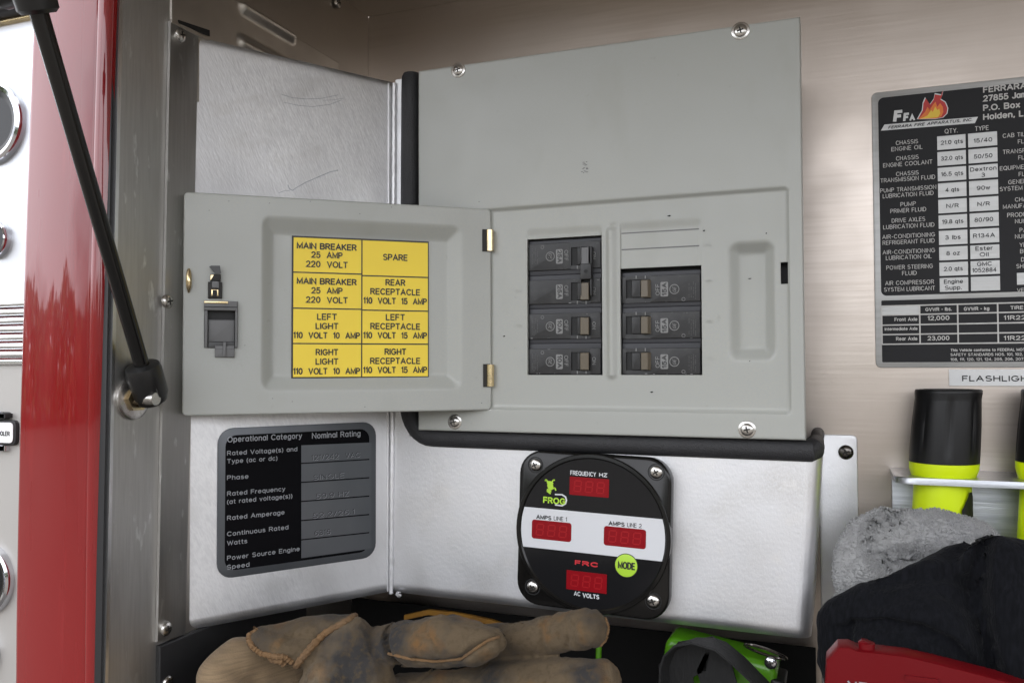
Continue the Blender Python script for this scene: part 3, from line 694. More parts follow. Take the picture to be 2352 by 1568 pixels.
for (st, y, w_) in (('Rated Voltage(s) and', 350, 538), ('Type (ac or dc)', 412, 386), ('Phase', 538, 164), ('Rated Frequency', 660, 446), ('(at rated voltage(s))', 722, 500), ('Rated Amperage', 846, 440), ('Continuous Rated', 968, 470), ('Watts', 1038, 155), ('Power Source Engine', 1152, 556), ('Speed', 1222, 172)):
    pg.text(st, 170, y, 36, k, 'l', w_, .012)
lx, rx = 738, 1275; yl = [268, 411, 556, 702, 848, 995, 1140]; yr = [246, 379, 519, 659, 800, 938, 1067]
for i in range(6):
    pg.poly([(lx, yl[i + 1] - 6), (rx, yr[i + 1] - 6), (rx, yr[i] + 3), (lx, yl[i] + 3)], 'plate_grey', .0002)
for (st, x, y, w_) in (('121/242  VAC', 815, 384, 370), ('SINGLE', 832, 535, 232), ('59.9 HZ', 850, 680, 250), ('52.2/26.1', 825, 828, 316), ('6316', 838, 962, 122)):
    pg.text(st, x, y, 38, 'engraving', 'l', w_, -.008, dn=.0004); pg.text(st, x + 4, y + 4, 38, 'engraving_light', 'l', w_, -.022, dn=.0003)
mb.build('plate', th)

# ------------------------------------------------------------------ breaker panel
BP = thing('breaker_panel', tuple(FC.at(955, 990)), 'grey electrical breaker panel with its door swung open to the left', 'breaker panel')
ca = [FC.uv(*c) for c in ((965, 163), (1833, 38), (1855, 1008), (955, 990))]
CR = ((ca[0][0] + ca[3][0])/2, (ca[2][1] + ca[3][1])/2, (ca[1][0] + ca[2][0])/2, (ca[0][1] + ca[1][1])/2)
a = FC.uv(1130, 479)[1]; b = FC.uv(1815, 427)[1]; c = FC.uv(1130, 938)[1]; d = FC.uv(1815, 955)[1]
ST = (CR[0] + .012, (c + d)/2, FC.uv(1815, 690)[0], (a + b)/2)           # the stepped-in field behind the door
STEP = .0026; n1 = -STEP
ridge = rectpx(FC, 1392, 518, 1418, 872, n1)
pull = rectpx(FC, 1672, 553, 1783, 828, n1); pulli = rectpx(FC, 1702, 590, 1771, 806, n1)
HL = rectpx(FC, 1211, 545, 1383, 861, n1); HR = rectpx(FC, 1425, 613, 1612, 861, n1); SLOT = rectpx(FC, 1793, 602, 1810, 652, n1)
KL = rectpx(FC, 1211, 520, 1383, 545, n1); KR = rectpx(FC, 1425, 505, 1611, 610, n1)
KL = (HL[0], HL[3], HL[2], KL[3]); KR = (HR[0], HR[3], HR[2], KR[3])
def hc(u, v):
    h = -STEP*sst(-sd_rr(u, v, ST, .0035)/.0028 + .1)
    if u < ST[0] + .03: h = -STEP*sst(min(v - ST[1], ST[3] - v)/.0028 + .1)
    h += .0028*sst(-sd_rr(u, v, ridge, .0038)/.0034)
    d = sd_rr(u, v, pull, .0075)
    if d < 0: h -= .0078*ramp(-d/.0085)
    for kk in (KL, KR):
        if kk[0] < u < kk[2] and kk[1] <= v < kk[3]: h -= .0011*sst((kk[3] - v)/.006)
    u_, v_ = FC.uv(1405, 520); r_ = math.hypot(u - u_, v - v_ )
    if r_ < .0035: h -= .0012*sst(1 - r_/.0035)
    h += .00035*noise.noise(Vector((u*12, v*12, 5)))
    return h
m = MB(); sheet(m, FC, CR, hc, 'grey_enamel', .0014, cu=[ST[2] - .003, ST[2] - .0015, ST[2]], cv=[ST[1], ST[1] + .0014, ST[1] + .0028, ST[3], ST[3] - .0014, ST[3] - .0028],
      holes=[HL, HR, SLOT], skirt=.012)
# paint chips and the moulded circuit numbers, all in the same enamel
pg = Page(m, FC, 0, 0, 1, n1 + .0002)
for (st, x, y) in (('1', 1296, 758), ('3', 1296, 856), ('5', 1296, 956), ('7', 1296, 1056)): pass
for (st, x, y) in (('1', 1178, 590), ('3', 1184, 668), ('5', 1184, 748), ('7', 1186, 828)): pg.text(st, x, y, 13, 'grey_enamel', 'c', None, .0, rot=-90, dn=.0004)
for (st, x, y) in (('2', 1632, 562), ('4', 1634, 645), ('6', 1636, 737), ('8', 1638, 822)): pg.text(st, x, y, 13, 'grey_enamel', 'c', None, .0, rot=90, dn=.0004)
for (x, y, w_, h_) in ((1537, 496, 5, 2), (1617, 530, 3, 2), (1760, 536, 2, 2), (1722, 640, 5, 1.5), (1497, 900, 4, 2), (1262, 590, 2, 2), (1158, 772, 3, 2), (1722, 806 + 23, 1.5, 1.5)):
    pg.poly([(x - w_, y), (x, y + h_), (x + w_, y - h_*.3), (x + w_*.3, y - h_)], 'engraving', .0003)
p2 = Page(m, FC, 0, 0, 1, .0004)
for k in range(16):
    x, y = 1343 + random.uniform(-6, 7), 385 + random.uniform(-14, 14); p2.quad(x - random.uniform(1, 3), y - .7, x + random.uniform(1, 3), y + .7, 'latch_grey')
cov = m.build('cover', BP, ang=42)
for yy in ((533, 528), (571, 566)):                                      # slits between the unused knock-outs
    va = (FC.uv(1425, yy[0], n1)[1] + FC.uv(1611, yy[1], n1)[1])/2
    m = MB(); m.plate(FC, HR[0] + .001, va - .0004, HR[2] - .001, va + .0004, n1 - .003, n1 - .00085, 'latch_grey'); m.build('knockout_slit', BP)
m = MB(); m.plate(FC, CR[0] + .008, CR[1] + .008, CR[2] - .006, CR[3] - .006, -(YR - YC) + .001, -.0125, 'latch_grey')
m.build('back_box', BP)
# the deep box would fill the openings, so a flat black plate paints their shade
for (x, y, r_) in ((1053, 162, .0043), (1701, 72, .0045), (1045, 968, .0042), (1716, 986, .0043)): screw(BP, FC, x, y, r_, -.0002, rot=.25, washer=True)

# breakers
NB = n1 - .0022
def breaker(x0, x1, y0, y1, f0_, f1_, left, amp, brown=True, logo=True):
    u0, v0, u1, v1 = rectpx(FC, x0, y0, x1, y1, NB)
    o = None; m = MB()
    fu0, fv0, fu1, fv1 = rectpx(FC, x0, f0_, x1, f1_, NB)
    m.plate(FC, u0 + .0005, v0, u1 - .0005, v1, NB - .006, NB - .0016, 'breaker_shoulder', bev=.0005)
    yc = (f0_ + f1_)/2
    if left: sx0, sx1 = 1312, 1355
    else: sx0, sx1 = 1438, 1493
    s = rectpx(FC, sx0, yc - 21, sx1, yc + 21, NB)
    lift = NB
    # raised face as a frame around the toggle slot
    m.plate(FC, fu0 + .0008, fv0, s[0], fv1, NB - .004, lift, 'breaker_black', bev=.0004)
    m.plate(FC, s[2], fv0, fu1 - .0008, fv1, NB - .004, lift, 'breaker_black', bev=.0004)
    m.plate(FC, s[0] - .0004, s[3], s[2] + .0004, fv1, NB - .004, lift - .00002, 'breaker_black')
    m.plate(FC, s[0] - .0004, fv0, s[2] + .0004, s[1], NB - .004, lift - .00002, 'breaker_black')
    m.plate(FC, s[0], s[1], s[2], s[3], NB - .006, NB - .0012, 'pitch_black')
    pg = Page(m, FC, 0, 0, 1, lift + .0002)
    rt = -90 if left else 90; g = 'print_grey'
    if left: xo, xb0, xb1, xl, xon = 1294, 1278, 1294, 1264, 1359
    else: xo, xb0, xb1, xl, xon = 1515, 1517, 1534.5, 1549, None
    if left:
        pg.text('OFF', 1296, yc - 1, 9, g, 'c', 25, rot=rt); pg.rbox(xb0 - 1, yc - 16, xb1 - 1.5, yc + 18, 3, g); pg.text(amp, xb0 + 2.5, yc + 1, 10, 'breaker_black', 'c', 29, .03, rot=rt, dn=.0002)
        pg.text('ON', 1360, yc - 1, 8.5, g, 'c', 17, rot=rt)
    else:
        pg.text('OFF', xo, yc + 2, 9.5, g, 'c', 26, rot=rt); pg.rbox(xb0, yc - 16, xb1, yc + 18, 3, g); pg.text(amp, xb1 - 3, yc + 1, 11, 'breaker_black', 'c', 30, .03, rot=rt, dn=.0002)
    tx = (sx0 + 14, sx1 - 9) if left else (sx0 + 23, sx0 + 44)
    for x in tx:
        yy = yc + 22 if left else yc - 30
        pg.quad(x - 1, yy, x + 1.2, yy + 7, g)
    if logo:
        cu_, cv_ = FC.uv(xl, yc + 1, NB); rr = .0035
        m.ring(FC, cu_, cv_, rr*.86, rr, lift + .0002, g, 30); m.ring(FC, cu_, cv_, rr*.74, rr*.79, lift + .0002, 'print_faint', 30)
        pg.text('GE', xl - (4 if left else -4), yc + 1, 8, g, 'c', 13, rot=rt, shear=.25)
        for k in range(4):                                                # small moulded print
            xx = (1222 + 4*k) if left else (1582 + 5*k)
            y2 = yc + (3 if left else 4) + (k % 2)*3
            for q in range(9):
                if random.random() < .75: pg.quad(xx, y2 - 20 + q*4.2, xx + 1.3, y2 - 20 + q*4.2 + random.uniform(1.5, 3.6), 'print_faint')
        xx, y2 = (1246, yc - 20) if left else (1570, yc + 24)
        cu_, cv_ = FC.uv(xx, y2, NB); m.ring(FC, cu_, cv_, .001, .0013, lift + .0002, g, 16)
    for k in range(5):                                                    # scuffs
        x = random.uniform(x0 + 4, x1 - 8); y = random.choice((f0_ + 1.5, f1_ - 2, f1_ - 1.5)); pg.quad(x, y, x + random.uniform(1.5, 7), y + .9, random.choice(('white_scuff', 'print_faint', 'print_grey')), .0002)
    o = m.build('circuit_breaker', BP)
    m = MB()
    if left: a0, a1 = sx1 - 21, sx1 - 1
    else: a0, a1 = sx0 + 35, sx0 + 52
    t = rectpx(FC, a0, yc - 20, a1, yc + 20, NB + .002)
    sl = .0026 if left else -.0026
    # lever leaning toward ON
    base = [(t[0], t[1]), (t[2], t[1]), (t[2], t[3]), (t[0], t[3])]
    lo = [FC.p(u - sl, v, NB - .004) for u, v in base]; hi = [FC.p(u, v, NB + .0034) for u, v in base]
    m1 = [FC.p(u + (.0004 if u == t[0] else -.0004), v + (.0004 if v == t[1] else -.0004), NB + .004) for u, v in base]
    m.loft([lo, hi, m1], 'toggle_brown' if brown else 'latch_grey')
    s2 = rectpx(FC, (sx0 + 14) if left else sx0 + 13, yc - 20, (sx0 + 21) if left else sx0 + 34, yc + 20, NB)
    m.plate(FC, s2[0], s2[1], s2[2], s2[3], NB - .004, NB + .0004, 'breaker_black', bev=.0005)
    m.build('toggle', o)
    return o
breaker(1212.5, 1382, 549, 630, 557, 619, True, '25A', False)
breaker(1212.5, 1382, 630, 707, 641, 697, True, '25A', logo=False)
breaker(1212.5, 1382, 707, 788, 719, 778, True, '10A')
breaker(1212.5, 1382, 788, 860.5, 800, 859, True, '10A')
breaker(1426.5, 1611, 622, 704, 632, 694, False, '15A')
breaker(1426.5, 1611, 704, 787, 716, 777, False, '15A')
breaker(1426.5, 1611, 787, 860.5, 799, 859.5, False, '15A')
m = MB(); m.plate(FC, HL[0] - .004, HL[1] - .004, SLOT[2] + .004, HR[3] + .02, NB - .0068, NB - .0065, 'pitch_black'); m.build('interior_shade', BP)  # black plate added to paint the shaded inside behind the openings
m = MB(); t = rectpx(FC, 1332, 605, 1357, 641, NB + .006)
m.plate(FC, t[0], t[1], t[2], t[3], NB, NB + .0058, 'breaker_black', r=.001, bev=.0005)
for (ya, yb) in ((566, 606), (640, 678)):
    for (xa, xb) in ((1331, 1334), (1355, 1358.5)):
        t2 = rectpx(FC, xa, ya, xb, yb, NB + .005); m.plate(FC, *t2, NB + .0005, NB + .0048, 'breaker_black', bev=.0003)
u_, v_ = FC.uv(1345.5, 622.5, NB + .006); m.disc(FC, u_, v_, [(.0014, NB + .0055), (.0014, NB + .0059)], 'pitch_black', 18)
m.build('handle_tie', BP)

# door, swung open
hp = FC.at(1131, 710, -.001)
DR = Fr(hp, (math.cos(ANG_DOOR), math.sin(ANG_DOOR), 0), (0, 0, 1), (math.sin(ANG_DOOR), -math.cos(ANG_DOOR), 0))
da = [DR.uv(*c) for c in ((421, 440), (1129, 480), (1129, 940), (419, 957))]
DQ = ((da[0][0] + da[3][0])/2, (da[2][1] + da[3][1])/2, (da[1][0] + da[2][0])/2, (da[0][1] + da[1][1])/2)
dep = .0065
ro = rectpx(DR, 598.5, 505, 1062, 897); ri = rectpx(DR, 630, 549, 1025, 861, -dep)
def hd(u, v):
    d = sd_rr(u, v, ro, .009); h = 0
    if d < 0:
        wl = u - ro[0]; wr = ro[2] - u; wb = v - ro[1]; wt = ro[3] - v
        f = min(wl/(ri[0] - ro[0]), wr/(ro[2] - ri[2]), wb/(ri[1] - ro[1]), wt/(ro[3] - ri[3]))
        h = -dep*ramp(min(f, -d/.007 if -d < .007 else 9))
    return h + .0004*noise.noise(Vector((u*14, v*14, 9)))
LH = rectpx(DR, 469, 693, 546, 798)
m = MB(); sheet(m, DR, DQ, hd, 'grey_enamel', .0015, skirt=.0085, corner=.0035, cu=[ro[0], ro[2], ri[0], ri[2]], cv=[ro[1], ro[3], ri[1], ri[3]], holes=[LH], hole_depth=.004)
bk = [DR.p(u, v, -.0086) for u, v in ((DQ[0] + .0025, DQ[1] + .0025), (DQ[2] - .0025, DQ[1] + .0025), (DQ[2] - .0025, DQ[3] - .0025), (DQ[0] + .0025, DQ[3] - .0025))]
m.add(bk, [[0, 1, 2, 3]], 'grey_enamel')
pgd = Page(m, DR, 0, 0, 1, .0004)
for k in range(14):
    x, y = random.uniform(440, 1110), random.choice((random.uniform(450, 495), random.uniform(905, 935), random.uniform(560, 900)))
    if 590 < x < 1070 and 495 < y < 905: continue
    pgd.poly([(x - 1.6, y), (x, y + 1.2), (x + 1.8, y - .3), (x + .3, y - 1)], 'latch_grey')
door = m.build('door', BP, ang=42)
# yellow directory sticker on the door's floor
m = MB(); pg = Page(m, DR, 392, 423.4, .35, -dep + .0009)
xs = [793, 1255, 1694]; rl = [338, 578, 815, 1047, 1283]; rr_ = [356, 598, 820, 1047, 1272]
qs = [DR.uv(*c, -dep) for c in ((669.5, 541.7), (983.5, 554.7), (985.5, 868), (669.5, 872.5))]
Q = ((qs[0][0] + qs[3][0])/2, (qs[2][1] + qs[3][1])/2, (qs[1][0] + qs[2][0])/2, (qs[0][1] + qs[1][1])/2)
m.plate(DR, Q[0], Q[1], Q[2], Q[3], -dep + .0003, -dep + .0007, 'label_black')
um = DR.uv(830.7, 700, -dep)[0]
g_ = .0012; hgt = Q[3] - Q[1]
frl = [0, .2545, .505, .7505, 1]; frr = [0, .264, .510, .7505, 1]
for col, (ua_, ub_, fr_) in enumerate(((Q[0] + g_, um - g_*.4, frl), (um + g_*.4, Q[2] - g_*.6, frr))):
    for i in range(4):
        vt = Q[3] - hgt*fr_[i] - (g_ if i == 0 else g_*.4); vb = Q[3] - hgt*fr_[i + 1] + (g_*1.5 if i == 3 else g_*.4)
        m.flat(DR, [(ua_, vb), (ub_, vb), (ub_, vt), (ua_, vt)], -dep + .0008, 'label_yellow')
k = 'label_black'
TL_ = [(('MAIN BREAKER', 430, 386), ('25  AMP', 486, 204), ('220  VOLT', 547, 272)), (('MAIN BREAKER', 659, 386), ('25  AMP', 719, 204), ('220  VOLT', 780, 272)),
       (('LEFT', 890, 130), ('LIGHT', 951, 150), ('110  VOLT  10  AMP', 1012, 428)), (('RIGHT', 1122, 148), ('LIGHT', 1183, 150), ('110  VOLT  10  AMP', 1246, 430))]
TR_ = [(('SPARE', 501, 160),), (('REAR', 666, 130), ('RECEPTACLE', 727, 322), ('110  VOLT  15  AMP', 787, 408)),
       (('LEFT', 893, 126), ('RECEPTACLE', 953, 322), ('110  VOLT  15  AMP', 1012, 410)), (('RIGHT', 1119, 142), ('RECEPTACLE', 1179, 324), ('110  VOLT  15  AMP', 1238, 411))]
for rows_, cxx in ((TL_, 1026), (TR_, 1475)):
    for row in rows_:
        for (st, y, w_) in row: pg.text(st, cxx, y, 43, k, 'c', w_, 0.022 if 'MAIN' not in st else .030, dn=.0001)
m.build('circuit_directory', door)
# latch parts
m = MB(); pg = Page(m, DR, 407.7, 580.2, .17, 0)
def dpl(x0, y0, x1, y1, n0, n1_, mt, **kw):
    a, b = pg.uv(x0, y1); c, d = pg.uv(x1, y0); m.plate(DR, a, b, c, d, n0, n1_, mt, **kw)
dpl(358, 665, 810, 1292, -.012, -.0045, 'latch_dark')
dpl(358, 660, 812, 780, -.004, .0030, 'latch_grey', bev=.0005); dpl(362, 735, 806, 741, .003, .0031, 'pitch_black')
dpl(365, 782, 410, 1285, -.004, .0020, 'latch_grey', bev=.0005); dpl(775, 782, 816, 1285, -.004, .0028, 'latch_grey', bev=.0008)
dpl(410, 905, 775, 1205, -.006, -.0018, 'latch_grey', bev=.0006); dpl(410, 1205, 775, 1290, -.004, .0006, 'latch_dark', bev=.0005)
dpl(395, 806, 772, 902, -.0046, -.0030, 'pitch_black')
dpl(505, 1255, 770, 1412, .0003, .0022, 'latch_grey', bev=.0005); dpl(612, 1205, 660, 1405, .0003, .0032, 'latch_grey', bev=.0006); dpl(507, 1300, 768, 1305, .0021, .0023, 'latch_dark')
dpl(360, 660, 685, 690, .003, .0036, 'zinc_yellow', bev=.0004)
m.build('slide_latch', door)
m = MB()
dpl(412, 402, 606, 616, .0003, .0022, 'screw_slot', bev=.0004); dpl(465, 392, 562, 482, .0022, .0034, 'latch_grey', bev=.0003)
dpl(455, 500, 555, 590, .002, .0026, 'zinc_yellow', bev=.0004); dpl(475, 510, 535, 592, .0024, .0030, 'pitch_black')
dpl(445, 300, 585, 388, .0004, .0040, 'screw_slot', bev=.0005)
m.poly(DR, [pg.uv(*q) for q in ((505, 290), (590, 290), (575, 186), (455, 186), (430, 200))], .004, .0048, 'latch_dark')
m.poly(DR, [pg.uv(*q) for q in ((448, 380), (492, 310), (450, 310))], .0041, .0043, 'zinc_yellow')
m.build('catch_hook', door)
m = MB(); a, b = DR.uv(433.5, 672, .0015), DR.uv(433.5, 617, .0015)
m.tube([DR.p(a[0], a[1] + (b[1] - a[1])*t, .0008 + .0018*math.sin(math.pi*t)) for t in (0, .1, .2, .35, .5, .65, .8, .9, 1)], [.0006, .0010, .0016, .0019, .0019, .0019, .0017, .0014, .0008], 'zinc_yellow', 12)
m.build('catch_pin', door)
# hinges
for (x0, y0, x1, y1) in ((1110, 528, 1134, 576.5), (1112, 837, 1134, 887)):
    m = MB(); q = rectpx(DR, x0, y0, x1, y1, .001); cu_ = (q[0]*.35 + q[2]*.65)
    m.tube([DR.p(cu_, q[1], .0004), DR.p(cu_, q[3], .0004)], .0030, 'zinc_yellow', 20)
    m.plate(DR, q[0] - .0006, q[1] - .0004, q[2] - .003, q[3] + .0004, .0003, .0009, 'screw_slot'); m.build('hinge', BP)

# ------------------------------------------------------------------ FROG-type power meter on the front panel
cu_, cv_ = F.uv(1160.3 + .26*757, 1011.4 + .26*824, .012)
G = F.moved(cu_, cv_, R(-1.7))
GM = thing('power_meter', tuple(G.p(0, 0, 0)), 'square black four-display power meter with round face under the breaker panel', 'meter')
kx = .26*(G.O - CAM).dot(f0)/FPX*1.065                                   # metres per enlarged pixel
hw = 655*kx*.98
m = MB()
def squircle(s, n, bulge):
    out = []; rr = .017*s
    base = []
    h = hw*s
    for (cx, cy, a) in ((h - rr, -h + rr, -90), (h - rr, h - rr, 0), (-h + rr, h - rr, 90), (-h + rr, -h + rr, 180)):
        for q in range(9): t = R(a + 90*q/8); base.append((cx + rr*math.cos(t), cy + rr*math.sin(t)))
    return [G.p(x, y, n) for x, y in base]
m.loft([squircle(1, 0, 0), squircle(1, .0085, 0), squircle(.992, .0096, 0), squircle(.975, .0102, 0)], 'gauge_black')
m.build('housing', GM)
rc_ = 628*kx
m = MB(); m.disc(G, 0, 0, [(rc_*1.035, .006), (rc_*1.035, .0118), (rc_*1.025, .0124), (rc_*.985, .0126), (rc_*.975, .0120), (rc_*.965, .0114)], 'gauge_black', 80, False, False); m.build('bezel_ring', GM)
m = MB(); m.disc(G, 0, 0, [(rc_*.97, .008), (rc_*.97, .0115)], 'gauge_face', 80)
def gq(x, y): return G.uv(1160.3 + .26*x, 1011.4 + .26*y, .0117)
pg = Page(m, G, 1160.3, 1011.4, .26, .0117)
# white band clipped by the circle
v_hi = (gq(165, 587)[1] + gq(1330, 683)[1])/2; v_lo = (gq(155, 937)[1] + gq(1325, 1055)[1])/2
rb = rc_*.965; pts = []
def arc(sgn):
    a0 = math.asin(v_lo/rb); a1 = math.asin(v_hi/rb); o_ = []
    for q in range(13): t = a0 + (a1 - a0)*q/12; o_.append((sgn*rb*math.cos(t), rb*math.sin(t)))
    return o_
m.flat(G, arc(1) + arc(-1)[::-1], .0118, 'gauge_white')
def led(x0, y0, x1, y1, r):
    a = gq((x0 + x1)/2, (y0 + y1)/2); wv = abs(gq(x1, (y0 + y1)/2)[0] - gq(x0, (y0 + y1)/2)[0])/2; hv_ = abs(gq((x0 + x1)/2, y0)[1] - gq((x0 + x1)/2, y1)[1])/2
    m.plate(G, a[0] - wv, a[1] - hv_, a[0] + wv, a[1] + hv_, .0117, .01195, 'gauge_red', r=r)
    for i in range(3):
        cx = a[0] + wv*(-.58 + .58*i); hh = hv_*.58; ww = wv*.17; s_ = .1
        for (p0, p1) in (((-1, 1), (1, 1)), ((-1, 0), (1, 0)), ((-1, -1), (1, -1)), ((-1, 0), (-1, 1)), ((1, 0), (1, 1)), ((-1, -1), (-1, 0)), ((1, -1), (1, 0))):
            x0_, y0_ = cx + p0[0]*ww + p0[1]*hh*s_, a[1] + p0[1]*hh; x1_, y1_ = cx + p1[0]*ww + p1[1]*hh*s_, a[1] + p1[1]*hh
            dx, dy = x1_ - x0_, y1_ - y0_; L_ = math.hypot(dx, dy); nx, ny = -dy/L_*.00042, dx/L_*.00042; k_ = .08
            x0_, y0_, x1_, y1_ = x0_ + dx*k_, y0_ + dy*k_, x1_ - dx*k_, y1_ - dy*k_
            m.flat(G, [(x0_ - nx, y0_ - ny), (x1_ - nx, y1_ - ny), (x1_ + nx, y1_ + ny), (x0_ + nx, y0_ + ny)], .0120, 'gauge_digit')
led(568, 328, 916, 490, .0004); led(234, 710, 584, 878, .002); led(870, 768, 1243, 940, .002); led(540, 1160, 897, 1330, .0004)
wt = 'gauge_white'
pg.text('FREQUENCY', 576, 302, 40, wt, 'l', 228, .012, dn=.0002); pg.text('HZ', 830, 318, 36, wt, 'l', 72, .03, dn=.0002)
pg.text('AC', 608, 1366, 40, wt, 'l', 56, .008, dn=.0002); pg.text('VOLTS', 684, 1382, 40, wt, 'l', 148, .03, dn=.0002)
pg.text('AMPS', 275, 690, 38, 'ink', 'l', 135, .03, dn=.0003); pg.text('LINE 1', 430, 702, 38, 'ink', 'l', 116, .0, dn=.0003)
pg.text('AMPS', 914, 746, 38, 'ink', 'l', 142, .03, dn=.0003); pg.text('LINE 2', 1078, 760, 38, 'ink', 'l', 128, .0, dn=.0003)
pg.text('FRC', 616, 1096, 44, 'frc_red', 'l', 204, .05, dn=.0002)
# logo: green lettering through a white D, and a small leaping frog
pg.text('FROG', 336, 550, 58, 'lime', 'l', 198, .03, dn=.0004)
Dp = [(440, 468), (505, 470), (540, 492), (549, 525), (540, 560), (505, 580), (440, 572)]; Di = [(440, 480), (500, 482), (528, 500), (535, 525), (528, 552), (500, 568), (440, 560)]
for i in range(len(Dp) - 1): pg.poly([Dp[i], Dp[i + 1], Di[i + 1], Di[i]], wt, .0002)
def el(cx, cy, rx, ry, rot=0, mt='lime', dn=.0003):
    pg.poly([(cx + rx*math.cos(t)*math.cos(rot) - ry*math.sin(t)*math.sin(rot), cy + rx*math.cos(t)*math.sin(rot) + ry*math.sin(t)*math.cos(rot)) for t in [2*math.pi*q/16 for q in range(16)]], mt, dn)
el(400, 400, 26, 38, -.3); el(398, 372, 30, 16, .2, dn=.00034); el(390, 440, 24, 9, .6, dn=.00036)
for (x0, y0, x1, y1) in ((385, 372, 362, 340), (362, 340, 356, 356), (412, 370, 428, 345), (428, 345, 440, 350), (380, 425, 372, 445), (372, 445, 404, 468), (415, 425, 440, 415), (440, 415, 450, 440)):
    dx, dy = x1 - x0, y1 - y0; l_ = math.hypot(dx, dy); nx, ny = -dy/l_*6, dx/l_*6
    pg.poly([(x0 - nx, y0 - ny), (x1 - nx, y1 - ny), (x1 + nx, y1 + ny), (x0 + nx, y0 + ny)], 'lime', .00038)
m.build('face', GM)
m = MB(); a = gq(1071, 1101); rm = 90*kx*1.02
m.disc(G, a[0], a[1], [(rm*1.04, .0117), (rm*1.04, .0121)], 'ink', 40); m.disc(G, a[0], a[1], [(rm*.98, .0119), (rm*.98, .0125), (rm*.9, .0127)], 'lime', 40)
pg2 = Page(m, G, 1160.3, 1011.4, .26, .0129); pg2.text('MODE', 1071, 1136, 66, 'ink', 'c', 156, .025); m.build('mode_button', GM)
for (x, y) in ((268, 214), (1335, 278), (243, 1290), (1308, 1415)):
    u_, v_ = G.uv(1160.3 + .26*x, 1011.4 + .26*y, .0102)
    m = MB(); m.ring(G, u_, v_, .0052, .0060, .01035, 'pitch_black', 30); m.build('screw_recess', GM)
    screw(GM, G, 1160.3 + .26*x, 1011.4 + .26*y, .0045, .0102, rot=random.uniform(0, 1.5))

# ------------------------------------------------------------------ data plate on the rear wall
m = MB(); pg = Page(m, RW, 1960, 156.8, .47, .0016)
u0, v0 = RW.uv(2006, 843, .001)[0], (RW.uv(2014, 844, .001)[1]); v1 = RW.uv(2006, 214, .001)[1]; u0 = (u0 + RW.uv(2008, 230, .001)[0])/2
u1 = RW.uv(2690, 700)[0]
DP = thing('data_plate', tuple(RW.p(u0, v0, 0)), 'large black and silver vehicle data plate on the rear wall at right', 'data plate')
m.plate(RW, u0, v0, u1, v1, .0003, .0012, 'data_silver', r=.004, bev=.0003)
b_ = .0045; vm = (pg.uv(130, 1112)[1]); vm2 = pg.uv(130, 1135)[1]
m.plate(RW, u0 + b_, vm, u1 - b_, v1 - b_, .0011, .0014, 'data_black', r=.004)
m.plate(RW, u0 + b_, v0 + b_*.9, u1 - b_, vm2, .0011, .0014, 'data_black', r=.0008)
k = 'data_text'
rows8 = [(262, 'CHASSIS', 372, 110), (262, 'ENGINE OIL', 401, 155), (264, 'CHASSIS', 448, 112), (265, 'ENGINE COOLANT', 477, 246), (264, 'CHASSIS', 524, 112), (265, 'TRANSMISSION FLUID', 551, 274),
  (267, 'PUMP TRANSMISSION', 600, 280), (267, 'LUBRICATION FLUID', 628, 254), (268, 'PUMP', 674, 76), (268, 'PRIMER FLUID', 704, 178), (269, 'DRIVE AXLES', 751, 166), (270, 'LUBRICATION FLUID', 781, 256),
  (269, 'AIR-CONDITIONING', 829, 264), (269, 'REFRIGERANT FLUID', 858, 260), (270, 'AIR-CONDITIONING', 905, 262), (270, 'LUBRICATION OIL', 933, 228), (274, 'POWER STEERING', 981, 232), (274, 'FLUID', 1011, 72),
  (274, 'AIR COMPRESSOR', 1057, 244), (274, 'SYSTEM LUBRICANT', 1088, 254)]
for (x, st, y, w_) in rows8: pg.text(st, x, y, 21, k, 'c', w_, -.004, dn=.0001)
pg.text('QTY.', 478, 318, 23, k, 'c', 64, -.004, dn=.0001); pg.text('TYPE', 628, 305, 23, k, 'c', 68, -.004, dn=.0001)
for st, y in (('FERRARA FIRE', 122), ('27855 James', 165), ('P.O. Box', 211), ('Holden, LA', 255)):
    pg.text(st, 634, y, 31, k, 'l', {'FERRARA FIRE': 330, '27855 James': 262, 'P.O. Box': 182, 'Holden, LA': 235}[st], .025, dn=.0001)
qt = ['21.0 qts', '32.0 qts', '16.5 qts', '4 qts', 'N/R', '19.8 qts', '3 lbs', '8 oz', '2.0 qts', 'Engine|Supp.']; ty = ['15/40', '50/50', 'Dextron|3', '90w', 'N/R', '80/90', 'R134A', 'Ester|Oil', 'GMC|1052884', '']
qy = [323, 400, 478, 554, 634, 711, 787, 866, 942, 1018, 1096]
vq = [pg.uv(480, y)[1] for y in qy]
uq = (pg.uv(416, 700)[0], pg.uv(555, 700)[0], pg.uv(568, 700)[0], pg.uv(710, 700)[0])
for i in range(10):
    for (ua_, ub_) in ((uq[0], uq[1]), (uq[2], uq[3])):
        m.plate(RW, ua_, vq[i + 1] + .0008, ub_, vq[i] - .0008, .0012, .00165, 'data_silver')
wd = {'21.0 qts': 110, '32.0 qts': 110, '16.5 qts': 110, '4 qts': 68, 'N/R': 62, '19.8 qts': 106, '3 lbs': 76, '8 oz': 66, '2.0 qts': 94, 'Engine': 94, 'Supp.': 82, '15/40': 92, '50/50': 92, 'Dextron': 130, '3': 18, '90w': 66, '80/90': 92, 'R134A': 108, 'Ester': 86, 'Oil': 44, 'GMC': 72, '1052884': 120}
for i in range(10):
    for (x, lst) in ((484, qt), (636, ty)):
        ls = lst[i].split('|')
        yc = (qy[i] + qy[i + 1])/2 + (0 if x < 500 else -9)
        for j, st in enumerate(ls):
            if st: pg.text(st, x + i*.9 - 3, yc + 10 + (j*30 - 15 if len(ls) == 2 else 0), 21, 'ink', 'c', wd[st], .012, dn=.0003)
